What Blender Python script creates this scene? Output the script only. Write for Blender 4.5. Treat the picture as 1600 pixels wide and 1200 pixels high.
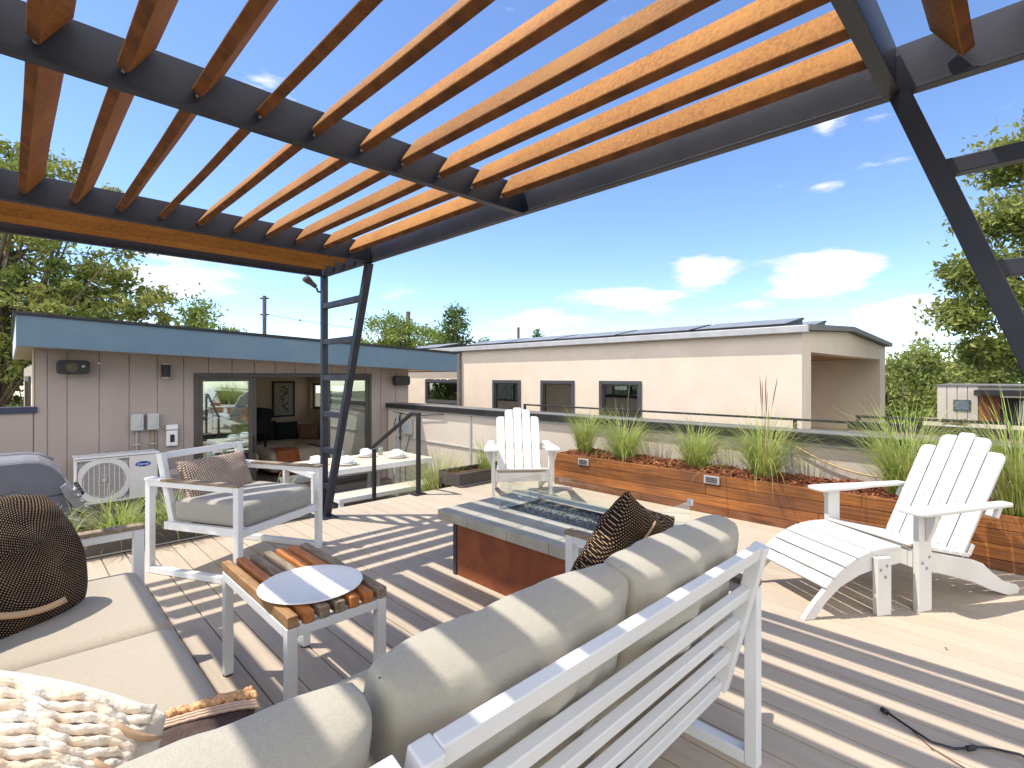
import bpy, bmesh, math, random
from mathutils import Vector, Matrix, Euler
R = math.radians
random.seed(7)
scene = bpy.context.scene
for o in list(bpy.data.objects): bpy.data.objects.remove(o)

# ------------------------------------------------------------------ camera
cam_d = bpy.data.cameras.new('camera'); cam = bpy.data.objects.new('camera', cam_d)
scene.collection.objects.link(cam); scene.camera = cam
FWD = Vector((0.6997, 0.7145, 0)).normalized()
cam.location = (0, 0, 1.3)
cam.rotation_euler = (R(90), 0, math.atan2(FWD.y, FWD.x) - R(90))
cam_d.sensor_width = 36; cam_d.lens = 803 / 1600 * 36
cam_d.shift_y = -12 / 1600
cam_d.clip_start = 0.05; cam_d.clip_end = 2000
scene.render.resolution_x = 1024; scene.render.resolution_y = 768

# ------------------------------------------------------------------ light
SUN = Vector((-0.37, 0.345, 1.0)).normalized()          # towards the sun
sl = bpy.data.lights.new('sun', 'SUN'); sl.energy = 3.2; sl.angle = R(0.55); sl.color = (1.0, 0.93, 0.82)
so = bpy.data.objects.new('sun', sl); scene.collection.objects.link(so)
so.rotation_euler = SUN.to_track_quat('Z', 'Y').to_euler(); so.location = (-6, 6, 20)
scene.view_settings.view_transform = 'Standard'; scene.view_settings.look = 'None'
scene.view_settings.exposure = 1.0; scene.view_settings.gamma = 1

world = bpy.data.worlds.new('World'); scene.world = world; world.use_nodes = True
nt = world.node_tree; nt.nodes.clear()
def N(tree, typ, **kw):
    n = tree.nodes.new(typ)
    for k, v in kw.items(): setattr(n, k, v)
    return n
out = N(nt, 'ShaderNodeOutputWorld'); bg = N(nt, 'ShaderNodeBackground'); bg.inputs[1].default_value = 0.125
sky = N(nt, 'ShaderNodeTexSky', sky_type='NISHITA', sun_disc=False)
sky.sun_elevation = math.asin(SUN.z); sky.sun_rotation = math.atan2(SUN.x, SUN.y)
sky.altitude = 1600; sky.air_density = 1.0; sky.dust_density = 0.3; sky.ozone_density = 2.2
hsv = N(nt, 'ShaderNodeHueSaturation'); hsv.inputs['Saturation'].default_value = 1.08; hsv.inputs['Value'].default_value = 1.12; hsv.inputs['Hue'].default_value = 0.505
nt.links.new(sky.outputs[0], hsv.inputs['Color'])
tc = N(nt, 'ShaderNodeTexCoord')
noi = N(nt, 'ShaderNodeTexNoise'); noi.inputs['Scale'].default_value = 8.0; noi.inputs['Detail'].default_value = 9; noi.inputs['Roughness'].default_value = 0.55
mp = N(nt, 'ShaderNodeMapping'); mp.inputs['Scale'].default_value = (1.0, 1.0, 3.6); mp.inputs['Location'].default_value = (3.1, 1.7, 0.2)
nt.links.new(tc.outputs['Generated'], mp.inputs['Vector']); nt.links.new(mp.outputs[0], noi.inputs['Vector'])
def math_n(tree, op, a, b=None, clamp=False):
    n = N(tree, 'ShaderNodeMath', operation=op, use_clamp=clamp)
    for i, v in enumerate((a, b)):
        if v is None: continue
        if isinstance(v, (int, float)): n.inputs[i].default_value = v
        else: tree.links.new(v, n.inputs[i])
    return n.outputs[0]
# cloud banks, incl. unseen ones added behind the camera as fill light: azimuth of centre (deg from +X towards +Y), elevation, half widths, weight
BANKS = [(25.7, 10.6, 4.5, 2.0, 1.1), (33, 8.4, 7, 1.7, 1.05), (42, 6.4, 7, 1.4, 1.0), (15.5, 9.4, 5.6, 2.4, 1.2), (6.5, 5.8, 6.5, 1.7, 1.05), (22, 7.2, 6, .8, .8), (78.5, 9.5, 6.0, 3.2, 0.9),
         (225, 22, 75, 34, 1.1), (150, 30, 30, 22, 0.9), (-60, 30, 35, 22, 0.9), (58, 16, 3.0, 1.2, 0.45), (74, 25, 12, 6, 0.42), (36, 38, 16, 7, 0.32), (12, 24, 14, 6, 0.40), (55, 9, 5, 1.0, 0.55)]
acc = None; rear = None
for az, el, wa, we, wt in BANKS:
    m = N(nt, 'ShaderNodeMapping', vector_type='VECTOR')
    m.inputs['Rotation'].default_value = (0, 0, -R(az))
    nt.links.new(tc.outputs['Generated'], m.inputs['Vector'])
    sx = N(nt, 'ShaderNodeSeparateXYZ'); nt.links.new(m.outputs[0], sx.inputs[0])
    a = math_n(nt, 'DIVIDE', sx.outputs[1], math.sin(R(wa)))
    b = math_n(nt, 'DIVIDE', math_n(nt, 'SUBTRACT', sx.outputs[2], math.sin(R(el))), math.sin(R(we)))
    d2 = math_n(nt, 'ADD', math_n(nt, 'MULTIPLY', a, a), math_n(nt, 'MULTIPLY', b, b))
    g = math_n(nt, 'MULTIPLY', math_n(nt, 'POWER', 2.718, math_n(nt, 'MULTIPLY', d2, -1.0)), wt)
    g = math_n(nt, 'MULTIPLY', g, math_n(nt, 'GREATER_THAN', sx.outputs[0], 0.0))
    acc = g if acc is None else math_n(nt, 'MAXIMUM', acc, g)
    if az in (225, 150, -60): rear = g if rear is None else math_n(nt, 'MAXIMUM', rear, g)  # out-of-view banks, added to brighten and neutralise the shade
dens = math_n(nt, 'ADD', math_n(nt, 'MULTIPLY', noi.outputs['Fac'], 2.3), acc)
mr = N(nt, 'ShaderNodeMapRange', interpolation_type='SMOOTHSTEP'); nt.links.new(dens, mr.inputs[0])
mr.inputs['From Min'].default_value = 1.58; mr.inputs['From Max'].default_value = 1.98; mr.inputs['To Max'].default_value = 0.93
mix = N(nt, 'ShaderNodeMixRGB'); nt.links.new(mr.outputs[0], mix.inputs[0]); nt.links.new(hsv.outputs[0], mix.inputs[1])
cc = N(nt, 'ShaderNodeMixRGB'); cc.inputs[1].default_value = (4.1, 4.2, 4.4, 1); cc.inputs[2].default_value = (13.5, 13.0, 12.4, 1)  # second colour: extra brightness for the added fill banks
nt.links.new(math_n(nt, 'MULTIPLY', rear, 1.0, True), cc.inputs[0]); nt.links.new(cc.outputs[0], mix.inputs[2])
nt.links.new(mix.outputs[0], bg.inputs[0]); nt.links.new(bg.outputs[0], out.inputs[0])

# ------------------------------------------------------------------ materials
MATS = {}
def mat(name, col, rough=0.6, col2=None, scale=6.0, stretch=(1, 1, 1), bump=0.0, bscale=None, metal=0.0, detail=5, spec=0.35, contrast=(0.35, 0.65), sheen=0.0, coord='Object', bdist=0.01, col3=None, scale3=1.2, amt3=0.5, trans=0.0, orand=0.0, boards=None):
    if name in MATS: return MATS[name]
    m = bpy.data.materials.new(name); m.use_nodes = True; MATS[name] = m
    t = m.node_tree; bs = t.nodes['Principled BSDF']
    bs.inputs['Roughness'].default_value = rough; bs.inputs['Metallic'].default_value = metal
    bs.inputs['Specular IOR Level'].default_value = spec
    if sheen: bs.inputs['Sheen Weight'].default_value = sheen
    bs.inputs['Base Color'].default_value = (*col, 1)
    c = N(t, 'ShaderNodeTexCoord'); mpn = N(t, 'ShaderNodeMapping'); mpn.inputs['Scale'].default_value = stretch
    t.links.new(c.outputs[coord], mpn.inputs['Vector'])
    if col2 is not None:
        n1 = N(t, 'ShaderNodeTexNoise'); n1.inputs['Scale'].default_value = scale; n1.inputs['Detail'].default_value = detail
        t.links.new(mpn.outputs[0], n1.inputs['Vector'])
        mrn = N(t, 'ShaderNodeMapRange'); mrn.inputs[1].default_value = contrast[0]; mrn.inputs[2].default_value = contrast[1]
        t.links.new(n1.outputs['Fac'], mrn.inputs[0])
        mx = N(t, 'ShaderNodeMixRGB'); mx.inputs[1].default_value = (*col, 1); mx.inputs[2].default_value = (*col2, 1)
        t.links.new(mrn.outputs[0], mx.inputs[0]); last = mx.outputs[0]
        if col3 is not None:
            n3 = N(t, 'ShaderNodeTexNoise'); n3.inputs['Scale'].default_value = scale3; n3.inputs['Detail'].default_value = 4
            t.links.new(c.outputs[coord], n3.inputs['Vector'])
            m3 = N(t, 'ShaderNodeMapRange'); m3.inputs[1].default_value = 0.45; m3.inputs[2].default_value = 0.7; m3.inputs[4].default_value = amt3
            t.links.new(n3.outputs['Fac'], m3.inputs[0])
            mx3 = N(t, 'ShaderNodeMixRGB'); mx3.inputs[2].default_value = (*col3, 1)
            t.links.new(m3.outputs[0], mx3.inputs[0]); t.links.new(last, mx3.inputs[1]); last = mx3.outputs[0]
        if orand or boards:
            hv = N(t, 'ShaderNodeHueSaturation'); t.links.new(last, hv.inputs['Color']); mm = N(t, 'ShaderNodeMapRange'); mm.inputs[3].default_value = 1 - orand; mm.inputs[4].default_value = 1 + orand
            if boards:
                sx = N(t, 'ShaderNodeSeparateXYZ'); t.links.new(c.outputs['Object'], sx.inputs[0]); wn = N(t, 'ShaderNodeTexWhiteNoise', noise_dimensions='1D')
                t.links.new(math_n(t, 'FLOOR', math_n(t, 'DIVIDE', math_n(t, 'SUBTRACT', sx.outputs[0], boards[0]), boards[1])), wn.inputs['W']); t.links.new(wn.outputs['Value'], mm.inputs[0])
            else: oi = N(t, 'ShaderNodeObjectInfo'); t.links.new(oi.outputs['Random'], mm.inputs[0])
            t.links.new(mm.outputs[0], hv.inputs['Value']); last = hv.outputs[0]
        t.links.new(last, bs.inputs['Base Color'])
    if bump:
        n2 = N(t, 'ShaderNodeTexNoise'); n2.inputs['Scale'].default_value = bscale or scale * 3; n2.inputs['Detail'].default_value = 4
        t.links.new(mpn.outputs[0], n2.inputs['Vector'])
        b = N(t, 'ShaderNodeBump'); b.inputs['Strength'].default_value = bump; b.inputs['Distance'].default_value = bdist
        t.links.new(n2.outputs['Fac'], b.inputs['Height']); t.links.new(b.outputs[0], bs.inputs['Normal'])
    if trans:
        bs.inputs['Subsurface Weight'].default_value = 0
        o_ = t.nodes['Material Output']; tr = N(t, 'ShaderNodeBsdfTranslucent'); ms = N(t, 'ShaderNodeMixShader'); ms.inputs[0].default_value = trans
        if col2 is not None: t.links.new(last, tr.inputs[0])
        else: tr.inputs[0].default_value = (*col, 1)
        t.links.new(bs.outputs[0], ms.inputs[1]); t.links.new(tr.outputs[0], ms.inputs[2]); t.links.new(ms.outputs[0], o_.inputs[0])
    return m
def glass(name, tint, refl_min, refl_max, rough=0.0):
    m = bpy.data.materials.new(name); m.use_nodes = True; t = m.node_tree; t.nodes.remove(t.nodes['Principled BSDF'])
    o_ = t.nodes['Material Output']; tr = N(t, 'ShaderNodeBsdfTransparent'); tr.inputs[0].default_value = (*tint, 1)
    gl = N(t, 'ShaderNodeBsdfGlossy'); gl.inputs['Roughness'].default_value = rough; gl.inputs[0].default_value = (0.9, 0.97, 0.97, 1)
    lw = N(t, 'ShaderNodeLayerWeight'); lw.inputs[0].default_value = 0.35
    mrn = N(t, 'ShaderNodeMapRange'); mrn.inputs[3].default_value = refl_min; mrn.inputs[4].default_value = refl_max
    t.links.new(lw.outputs['Fresnel'], mrn.inputs[0]); ms = N(t, 'ShaderNodeMixShader')
    t.links.new(mrn.outputs[0], ms.inputs[0]); t.links.new(tr.outputs[0], ms.inputs[1]); t.links.new(gl.outputs[0], ms.inputs[2])
    t.links.new(ms.outputs[0], o_.inputs[0]); MATS[name] = m; return m

G_DOOR = glass('door_glass', (0.80, 0.86, 0.84), 0.27, 0.9)
G_WIN = glass('window_glass', (0.35, 0.42, 0.40), 0.20, 0.9)
G_CLEAR = glass('clear_glass', (0.965, 0.985, 0.975), 0.0, 0.22)
M_DECK = mat('deck_composite', (0.45, 0.375, 0.29), 0.75, (0.40, 0.33, 0.253), 3.5, (14, 0.8, 1), 0.45, 20, bdist=0.004, col3=(0.47, 0.40, 0.31), scale3=0.8, orand=.045, boards=(0.8935, .1405))
M_STEEL = mat('dark_steel', (0.015, 0.018, 0.032), 0.45, (0.027, 0.028, 0.040), 4, (1, 1, 1), 0.06, 40, spec=0.4)
M_SLAT_E = mat('dark_slat_edge', (0.19, 0.070, 0.022), 0.8, (0.10, 0.038, 0.014), 14, (1, 1, 1), 0.6, 40, bdist=0.004)  # darker brown for the narrow lower edge of each slat
M_SLAT = mat('cedar_slat', (0.305, 0.140, 0.036), 0.75, (0.20, 0.080, 0.019), 11, (8, 8, 1.0), 0.25, 26, bdist=0.004, col3=(0.38, 0.185, 0.048), scale3=3.0, spec=.15, orand=.16)
M_WHITE = mat('white_powder_coat', (0.68, 0.69, 0.70), 0.38, (0.63, 0.64, 0.65), 3, (1, 1, 1), 0.03, 120)
M_POLY = mat('white_poly_lumber', (0.60, 0.595, 0.575), 0.5, (0.54, 0.53, 0.505), 5, (1, 1, 1), 0.12, 70, bdist=0.002, col3=(0.66, 0.63, 0.57), scale3=7, amt3=0.25)
M_SCREW = mat('bolt_metal', (0.28, 0.29, 0.31), 0.4, metal=0.8)
M_CUSH = mat('taupe_canvas', (0.375, 0.35, 0.29), 0.95, (0.34, 0.317, 0.262), 120, (1, 1, 6), 0.5, 260, sheen=0.25, bdist=0.003, spec=0.15, col3=(0.43, 0.39, 0.32), scale3=4, amt3=.4)
M_SEAT = mat('sand_canvas', (0.43, 0.375, 0.295), 0.95, (0.37, 0.325, 0.255), 60, (1, 5, 1), 0.45, 260, sheen=0.25, bdist=0.003, spec=0.15)
M_GREYC = mat('grey_canvas', (0.34, 0.325, 0.29), 0.95, (0.29, 0.28, 0.255), 60, (1, 5, 1), 0.45, 260, sheen=0.2, bdist=0.003, spec=0.15)
M_TEAKG = mat('weathered_teak', (0.17, 0.125, 0.085), 0.8, (0.30, 0.235, 0.17), 10, (6, 1, 6), 0.5, 30, bdist=0.003)
M_TEAKO = mat('fresh_teak', (0.50, 0.20, 0.06), 0.65, (0.36, 0.12, 0.03), 10, (6, 1, 6), 0.4, 30, bdist=0.003)
M_TEAKB = mat('brown_teak', (0.24, 0.13, 0.055), 0.75, (0.36, 0.21, 0.10), 9, (6, 1, 6), 0.5, 30, bdist=0.003)
M_STUCCO = mat('beige_stucco', (0.67, 0.565, 0.465), 0.9, (0.62, 0.52, 0.43), 2.2, (1, 1, 1), 0.5, 160, bdist=0.004, col3=(0.60, 0.51, 0.42), scale3=0.9, amt3=0.5)
M_STUCCO2 = mat('grey_beige_panel', (0.58, 0.51, 0.44), 0.85, (0.54, 0.475, 0.41), 1.5, (1, 1, 1), 0.3, 120, bdist=0.003)
M_SIDING = mat('mauve_grey_siding', (0.35, 0.297, 0.272), 0.8, (0.31, 0.263, 0.243), 2.0, (1, 1, 0.3), 0.2, 90, bdist=0.003)
M_BLUE = mat('blue_fascia_paint', (0.095, 0.155, 0.215), 0.6, (0.11, 0.175, 0.235), 2.5, (1, 1, 1), 0.15, 60, bdist=0.003)
M_BLACKM = mat('black_metal_cap', (0.016, 0.015, 0.017), 0.5, (0.026, 0.024, 0.025), 4, spec=.35)
M_CAPTOP = mat('grey_metal_cap', (0.13, 0.125, 0.12), 0.6, (0.18, 0.17, 0.16), 4, spec=.25)
M_SOFFIT = mat('tan_soffit', (0.60, 0.47, 0.38), 0.8, (0.55, 0.43, 0.35), 4)
M_BRONZE = mat('bronze_door_frame', (0.055, 0.05, 0.045), 0.45, (0.07, 0.062, 0.055), 3)
M_GREYM = mat('light_grey_metal', (0.45, 0.45, 0.45), 0.45, (0.38, 0.38, 0.39), 5, metal=0.2)
M_GREYBOX = mat('grey_pvc', (0.42, 0.43, 0.43), 0.55, (0.38, 0.39, 0.39), 5)
M_BLACK = mat('black_plastic', (0.018, 0.018, 0.02), 0.5, (0.03, 0.03, 0.032), 8)
M_SOIL = mat('soil', (0.06, 0.035, 0.022), 1.0, (0.11, 0.06, 0.035), 14, bump=1.0, bscale=30, bdist=0.02)
M_MULCH = mat('red_mulch', (0.20, 0.065, 0.028), 0.95, (0.10, 0.032, 0.015), 25, bump=1.0, bscale=60, bdist=0.01)
M_CHIP = mat('mulch_chip', (0.33, 0.12, 0.055), 0.9, (0.16, 0.05, 0.025), 12)
M_PATIO = mat('patio_boards', (0.16, 0.135, 0.12), 0.85, (0.12, 0.10, 0.09), 3, (1, 12, 1))
M_GRASS = mat('grass_blade', (0.24, 0.34, 0.055), 0.55, (0.46, 0.52, 0.15), 11, trans=0.35, contrast=(0.4, 0.62))
M_STRAW = mat('straw_blade', (0.36, 0.34, 0.14), 0.7, (0.50, 0.44, 0.24), 14, trans=0.3)
M_PLUME = mat('grass_plume', (0.12, 0.08, 0.06), 0.9)
M_BARK = mat('bark', (0.10, 0.075, 0.055), 0.95, (0.17, 0.135, 0.10), 10, (1, 1, 0.3), 0.8, 25, bdist=0.02)
def leafm(n, a, b, c): return mat(n, a, 0.5, b, 1.7, contrast=(0.35, 0.65), trans=0.35, col3=c, scale3=0.9, amt3=0.55, detail=2, coord='Object')
L_ELM = leafm('elm_leaf', (0.13, 0.18, 0.038), (0.25, 0.285, 0.06), (0.42, 0.38, 0.10))
L_DARK = leafm('dark_leaf', (0.06, 0.11, 0.028), (0.11, 0.18, 0.045), (0.20, 0.25, 0.07))
L_LIME = leafm('lime_leaf', (0.13, 0.20, 0.035), (0.22, 0.28, 0.055), (0.30, 0.32, 0.08))
L_OLIVE = leafm('olive_leaf', (0.13, 0.175, 0.042), (0.24, 0.275, 0.062), (0.34, 0.33, 0.10))
M_GROUND = mat('ground_green', (0.07, 0.09, 0.03), 1.0, (0.13, 0.12, 0.07), 0.15, bump=0.3, bscale=2)

# ------------------------------------------------------------------ helpers
col = scene.collection
WM = {}
def props(o, label=None, cat=None, group=None, kind=None, category=None):
    cat = cat or category
    for k, v in (('label', label), ('category', cat), ('group', group), ('kind', kind)):
        if v: o[k] = v
    return o
def thing(name, label, cat, loc=(0, 0, 0), rz=0.0, group=None):
    o = bpy.data.objects.new(name, None); o.empty_display_size = 0.1
    o.location = loc; o.rotation_euler = (0, 0, rz); col.objects.link(o)
    WM[o.name] = Matrix.Translation(loc) @ Matrix.Rotation(rz, 4, 'Z')
    return props(o, label, cat, group)
class MB:
    def __init__(s): s.v = []; s.f = []; s.mi = []; s.cur = 0; s.uv = None
    def add(s, vs, fs):
        b = len(s.v); s.v += [Vector(v) for v in vs]; s.f += [tuple(b + i for i in f) for f in fs]; s.mi += [s.cur] * len(fs); return s
    def box(s, x0, x1, y0, y1, z0, z1, m=None):
        vs = [Vector((x, y, z)) for z in (z0, z1) for y in (y0, y1) for x in (x0, x1)]
        if m is not None: vs = [m @ v for v in vs]
        return s.add(vs, [(0, 2, 3, 1), (4, 5, 7, 6), (0, 1, 5, 4), (2, 6, 7, 3), (0, 4, 6, 2), (1, 3, 7, 5)])
    def bar(s, p0, p1, w, h, up=(0, 0, 1)):
        p0 = Vector(p0); p1 = Vector(p1); d = (p1 - p0).normalized(); up = Vector(up)
        sd = d.cross(up).normalized(); u = sd.cross(d).normalized()
        vs = [p + sd * a * w / 2 + u * b * h / 2 for p in (p0, p1) for a, b in ((-1, -1), (1, -1), (1, 1), (-1, 1))]
        return s.add(vs, [(3, 2, 1, 0), (4, 5, 6, 7), (0, 1, 5, 4), (1, 2, 6, 5), (2, 3, 7, 6), (3, 0, 4, 7)])
    def tube(s, pts, r, n=8, caps=True):
        pts = [Vector(p) for p in pts]; rs = r if isinstance(r, (list, tuple)) else [r] * len(pts)
        b = len(s.v); vs = []; ref = Vector((0, 0, 1)); pu = None
        for i, p in enumerate(pts):
            d = (pts[min(i + 1, len(pts) - 1)] - pts[max(i - 1, 0)]).normalized()
            if pu is None:
                a = ref if abs(d.z) < 0.9 else Vector((1, 0, 0)); pu = (a - d * a.dot(d)).normalized()
            else: pu = (pu - d * pu.dot(d)).normalized()
            w = d.cross(pu)
            vs += [p + (pu * math.cos(2 * math.pi * k / n) + w * math.sin(2 * math.pi * k / n)) * rs[i] for k in range(n)]
        fs = [(i * n + k, i * n + (k + 1) % n, (i + 1) * n + (k + 1) % n, (i + 1) * n + k) for i in range(len(pts) - 1) for k in range(n)]
        if caps: fs += [tuple(range(n - 1, -1, -1)), tuple((len(pts) - 1) * n + k for k in range(n))]
        return s.add(vs, fs)
    def lathe(s, prof, c=(0, 0, 0), n=28, m=None):
        vs = []; c = Vector(c)
        for r, z in prof:
            for k in range(n):
                v = Vector((r * math.cos(2 * math.pi * k / n), r * math.sin(2 * math.pi * k / n), z))
                vs.append((m @ v if m is not None else v) + c)
        fs = [(i * n + k, i * n + (k + 1) % n, (i + 1) * n + (k + 1) % n, (i + 1) * n + k) for i in range(len(prof) - 1) for k in range(n)]
        if prof[0][0] > 1e-6: fs.append(tuple(range(n - 1, -1, -1)))
        if prof[-1][0] > 1e-6: fs.append(tuple((len(prof) - 1) * n + k for k in range(n)))
        return s.add(vs, fs)
    def prism(s, poly, t0, t1, fn):
        """poly of (a,b); fn(a,b,t)->xyz"""
        n = len(poly); vs = [Vector(fn(a, b, t)) for t in (t0, t1) for a, b in poly]
        fs = [tuple(range(n - 1, -1, -1)), tuple(range(n, 2 * n))] + [(i, (i + 1) % n, n + (i + 1) % n, n + i) for i in range(n)]
        return s.add(vs, fs)
    def build(s, name, m, parent=None, bevel=0.0, smooth=False, world=True, seg=2, **pr):
        vs = s.v
        if parent is not None and world:
            inv = WM[parent.name].inverted(); vs = [inv @ v for v in vs]
        me = bpy.data.meshes.new(name); me.from_pydata([tuple(v) for v in vs], [], s.f); me.update()
        bm = bmesh.new(); bm.from_mesh(me); bmesh.ops.recalc_face_normals(bm, faces=bm.faces) if not pr.pop('open_', False) else None
        bm.to_mesh(me); bm.free()
        if s.uv:
            ul = me.uv_layers.new(name='UVMap')
            for lp in me.loops: ul.data[lp.index].uv = s.uv[lp.vertex_index]
        for mm in (m if isinstance(m, (list, tuple)) else [m]): me.materials.append(mm)
        if isinstance(m, (list, tuple)):
            for p, i in zip(me.polygons, s.mi): p.material_index = i
        if smooth: me.polygons.foreach_set('use_smooth', [True] * len(me.polygons))
        o = bpy.data.objects.new(name, me); col.objects.link(o)
        if parent is not None:
            o.parent = parent; WM[o.name] = WM[parent.name]
        else: WM[o.name] = Matrix.Identity(4)
        if bevel:
            b = o.modifiers.new('bevel', 'BEVEL'); b.width = bevel; b.segments = seg; b.limit_method = 'ANGLE'; b.angle_limit = R(40)
            if not smooth: me.polygons.foreach_set('use_smooth', [False] * len(me.polygons))
        return props(o, **pr)
def B(*a): return MB().box(*a)
def copy_thing(src, loc, rz, label):
    c = src.copy(); col.objects.link(c); c.location = loc; c.rotation_euler = (0, 0, rz); c['label'] = label
    def rec(a, b):
        for ch in list(a.children):
            k = ch.copy(); col.objects.link(k); k.parent = b; rec(ch, k)
    rec(src, c); return c
def frame(origin, xax, yax):
    x = Vector(xax).normalized(); y = Vector(yax); y = (y - x * y.dot(x)).normalized(); z = x.cross(y)
    m = Matrix((x, y, z)).transposed().to_4x4(); m.translation = Vector(origin); return m
from mathutils import noise as mn
def softbox(sx, sy, sz, r, crown=0.0, n=14, wr=0.0, seed=0, m=None, sag=0.0):
    """rounded cushion block centred at origin"""
    mb = MB(); h = Vector((sx / 2, sy / 2, sz / 2)); idx = {}
    bm = bmesh.new(); bmesh.ops.create_cube(bm, size=2); bmesh.ops.subdivide_edges(bm, edges=bm.edges, cuts=n, use_grid_fill=True)
    vs = []
    for v in bm.verts:
        p = v.co.copy()
        p = Vector([math.copysign(1 - (1 - abs(c)) ** 1.5, c) for c in p]) * 1.0
        q = Vector((p.x * h.x, p.y * h.y, p.z * h.z))
        inner = Vector([max(-(h[i] - r), min(h[i] - r, q[i])) for i in range(3)])
        d = q - inner
        if d.length > 1e-6: q = inner + d.normalized() * r
        fx = (1 - (q.x / h.x) ** 2); fy = (1 - (q.y / h.y) ** 2); fz = (1 - (q.z / h.z) ** 2)
        q.z += math.copysign(1, q.z) * crown * max(fx, 0) ** 0.5 * max(fy, 0) ** 0.5 * min(1, abs(q.z) / h.z)
        q.x += math.copysign(1, q.x) * crown * 0.35 * max(fz, 0) * max(fy, 0) * min(1, abs(q.x) / h.x)
        if wr:
            w = mn.noise(Vector((q.x * 5 + seed, q.y * 5, q.z * 9))) + 0.6 * mn.noise(Vector((q.x * 14 + seed, q.y * 12, q.z * 18)))
            nrm = Vector((q.x / h.x ** 2, q.y / h.y ** 2, q.z / h.z ** 2)).normalized(); q += nrm * w * wr
        vs.append(q)
    fs = [tuple(l.vert.index for l in f.loops) for f in bm.faces]; bm.free()
    mb.add([m @ v for v in vs] if m is not None else vs, fs); return mb
def pillow(w, h, t, n=26, pinch=0.07, wr=0.004, seed=0, m=None, edge=0.0, ex=0.75, rnd=0.0):
    """throw pillow in local XY, thickness along Z"""
    mb = MB(); vs = []; fs = []; uvs = []
    def P(i, j, sgn):
        u = -1 + 2 * i / n; v = -1 + 2 * j / n
        u = math.copysign(1 - (1 - abs(u)) ** 1.35, u); v = math.copysign(1 - (1 - abs(v)) ** 1.35, v)
        x = u * w / 2 * (1 - pinch * (1 - v * v)) * math.sqrt(1 - rnd * v * v / 2); y = v * h / 2 * (1 - pinch * (1 - u * u)) * math.sqrt(1 - rnd * u * u / 2)
        uvs.append((x, y))
        e = max(0.0, (1 - u * u)) ** 0.5 * max(0.0, (1 - v * v)) ** 0.5
        z = sgn * (t / 2) * e ** ex
        d = wr * e * (mn.noise(Vector((x * 9 + seed, y * 9, sgn))) * 1.6 + mn.noise(Vector((x * 22 + seed, y * 22, sgn))) * .6)
        q = Vector((x, y, z + sgn * d)); return m @ q if m is not None else q
    g = {}
    for sgn in (1, -1):
        for i in range(n + 1):
            for j in range(n + 1):
                if sgn < 0 and (i in (0, n) or j in (0, n)): g[(i, j, -1)] = g[(i, j, 1)]; continue
                g[(i, j, sgn)] = len(vs); vs.append(P(i, j, sgn))
    for sgn in (1, -1):
        for i in range(n):
            for j in range(n):
                q = (g[(i, j, sgn)], g[(i + 1, j, sgn)], g[(i + 1, j + 1, sgn)], g[(i, j + 1, sgn)])
                fs.append(q if sgn > 0 else q[::-1])
    mb.add(vs, fs); mb.uv = uvs; return mb
def rounded(poly, r, seg=4):
    """round the corners of a 2-D polygon, r: scalar or list"""
    outp = []; n = len(poly)
    for i, p in enumerate(poly):
        ri = r[i] if isinstance(r, (list, tuple)) else r
        p = Vector(p); a = Vector(poly[i - 1]); b = Vector(poly[(i + 1) % n])
        if ri <= 0: outp.append(tuple(p)); continue
        da = (a - p); db = (b - p); l = min(ri, da.length * 0.49, db.length * 0.49); pa = p + da.normalized() * l; pb = p + db.normalized() * l
        for k in range(seg + 1):
            t = k / seg; q = pa.lerp(p, t).lerp(p.lerp(pb, t), t); outp.append(tuple(q))
    return outp

# ------------------------------------------------------------------ setting
B(-250, 250, -250, 250, -7.2, -7.0).build('ground', M_GROUND, kind='structure')
B(-3.0, 5.33, -2.5, 9.0, -6.99, -1.0).build('lower_storey', M_STUCCO2, kind='structure')
mb = MB(); x = 0.8955 - 0.1405 * 28; rd = random.Random(3)
while x < 4.72:
    x1 = min(x + 0.1345, 4.80); y = -2.4
    cuts = [y + rd.uniform(1.5, 4.5)]
    cuts = []
    cuts = [c for c in cuts if c < 4.2]
    pts = [-2.4] + cuts + [4.83]
    for a, b in zip(pts[:-1], pts[1:]): mb.box(x, x1, a + (0.003 if a > -2.4 else 0), b, -0.025, 0)
    x += 0.1405
mb.build('deck', M_DECK, bevel=0.0025, seg=1, kind='structure')
B(-3.0, 4.9, -2.4, 4.80, -0.75, -0.035).build('deck_substructure', M_BLACK, kind='structure')
mb = MB(); y = 4.84
while y < 9.0: mb.box(-3, 5.33, y, y + 0.135, -0.75, -0.70); y += 0.1405
mb.build('patio', M_PATIO, kind='structure')
mb = MB()
for k in range(3): mb.box(2.2, 3.25, 4.835 + k * 0.28, 4.835 + (k + 1) * 0.28, -0.699, -0.175 * (k + 1))
mb.build('steps', M_DECK, kind='structure')

# ------------------------------------------------------------------ pergola
pg = thing('pergola', 'dark steel pergola roof with tilted orange cedar slats and ladder-like V legs', 'pergola', (2.09, 4.64, 0))
ZB, ZT = 2.225, 2.385
def ibeam(p0, p1, zt=ZT, zb=ZB, w=0.044, t=0.010):
    m = MB(); p0 = Vector(p0); p1 = Vector(p1); d = (p1 - p0).normalized(); sd = Vector((d.y, -d.x, 0))
    for (a, b, c, e) in ((-w / 2, w / 2, zb, zb + t), (-.012, .012, zb + t, zt)):
        vs = [Vector((p.x, p.y, 0)) + sd * s + Vector((0, 0, z)) for p in (p0, p1) for s, z in ((a, c), (b, c), (b, e), (a, e))]
        m.add(vs, [(3, 2, 1, 0), (4, 5, 6, 7), (0, 1, 5, 4), (1, 2, 6, 5), (2, 3, 7, 6), (3, 0, 4, 7)])
    return m
XL, XR = -0.28, 2.10
YB = [-0.51, 0.335, 2.06, 3.79, 4.645]
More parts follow.
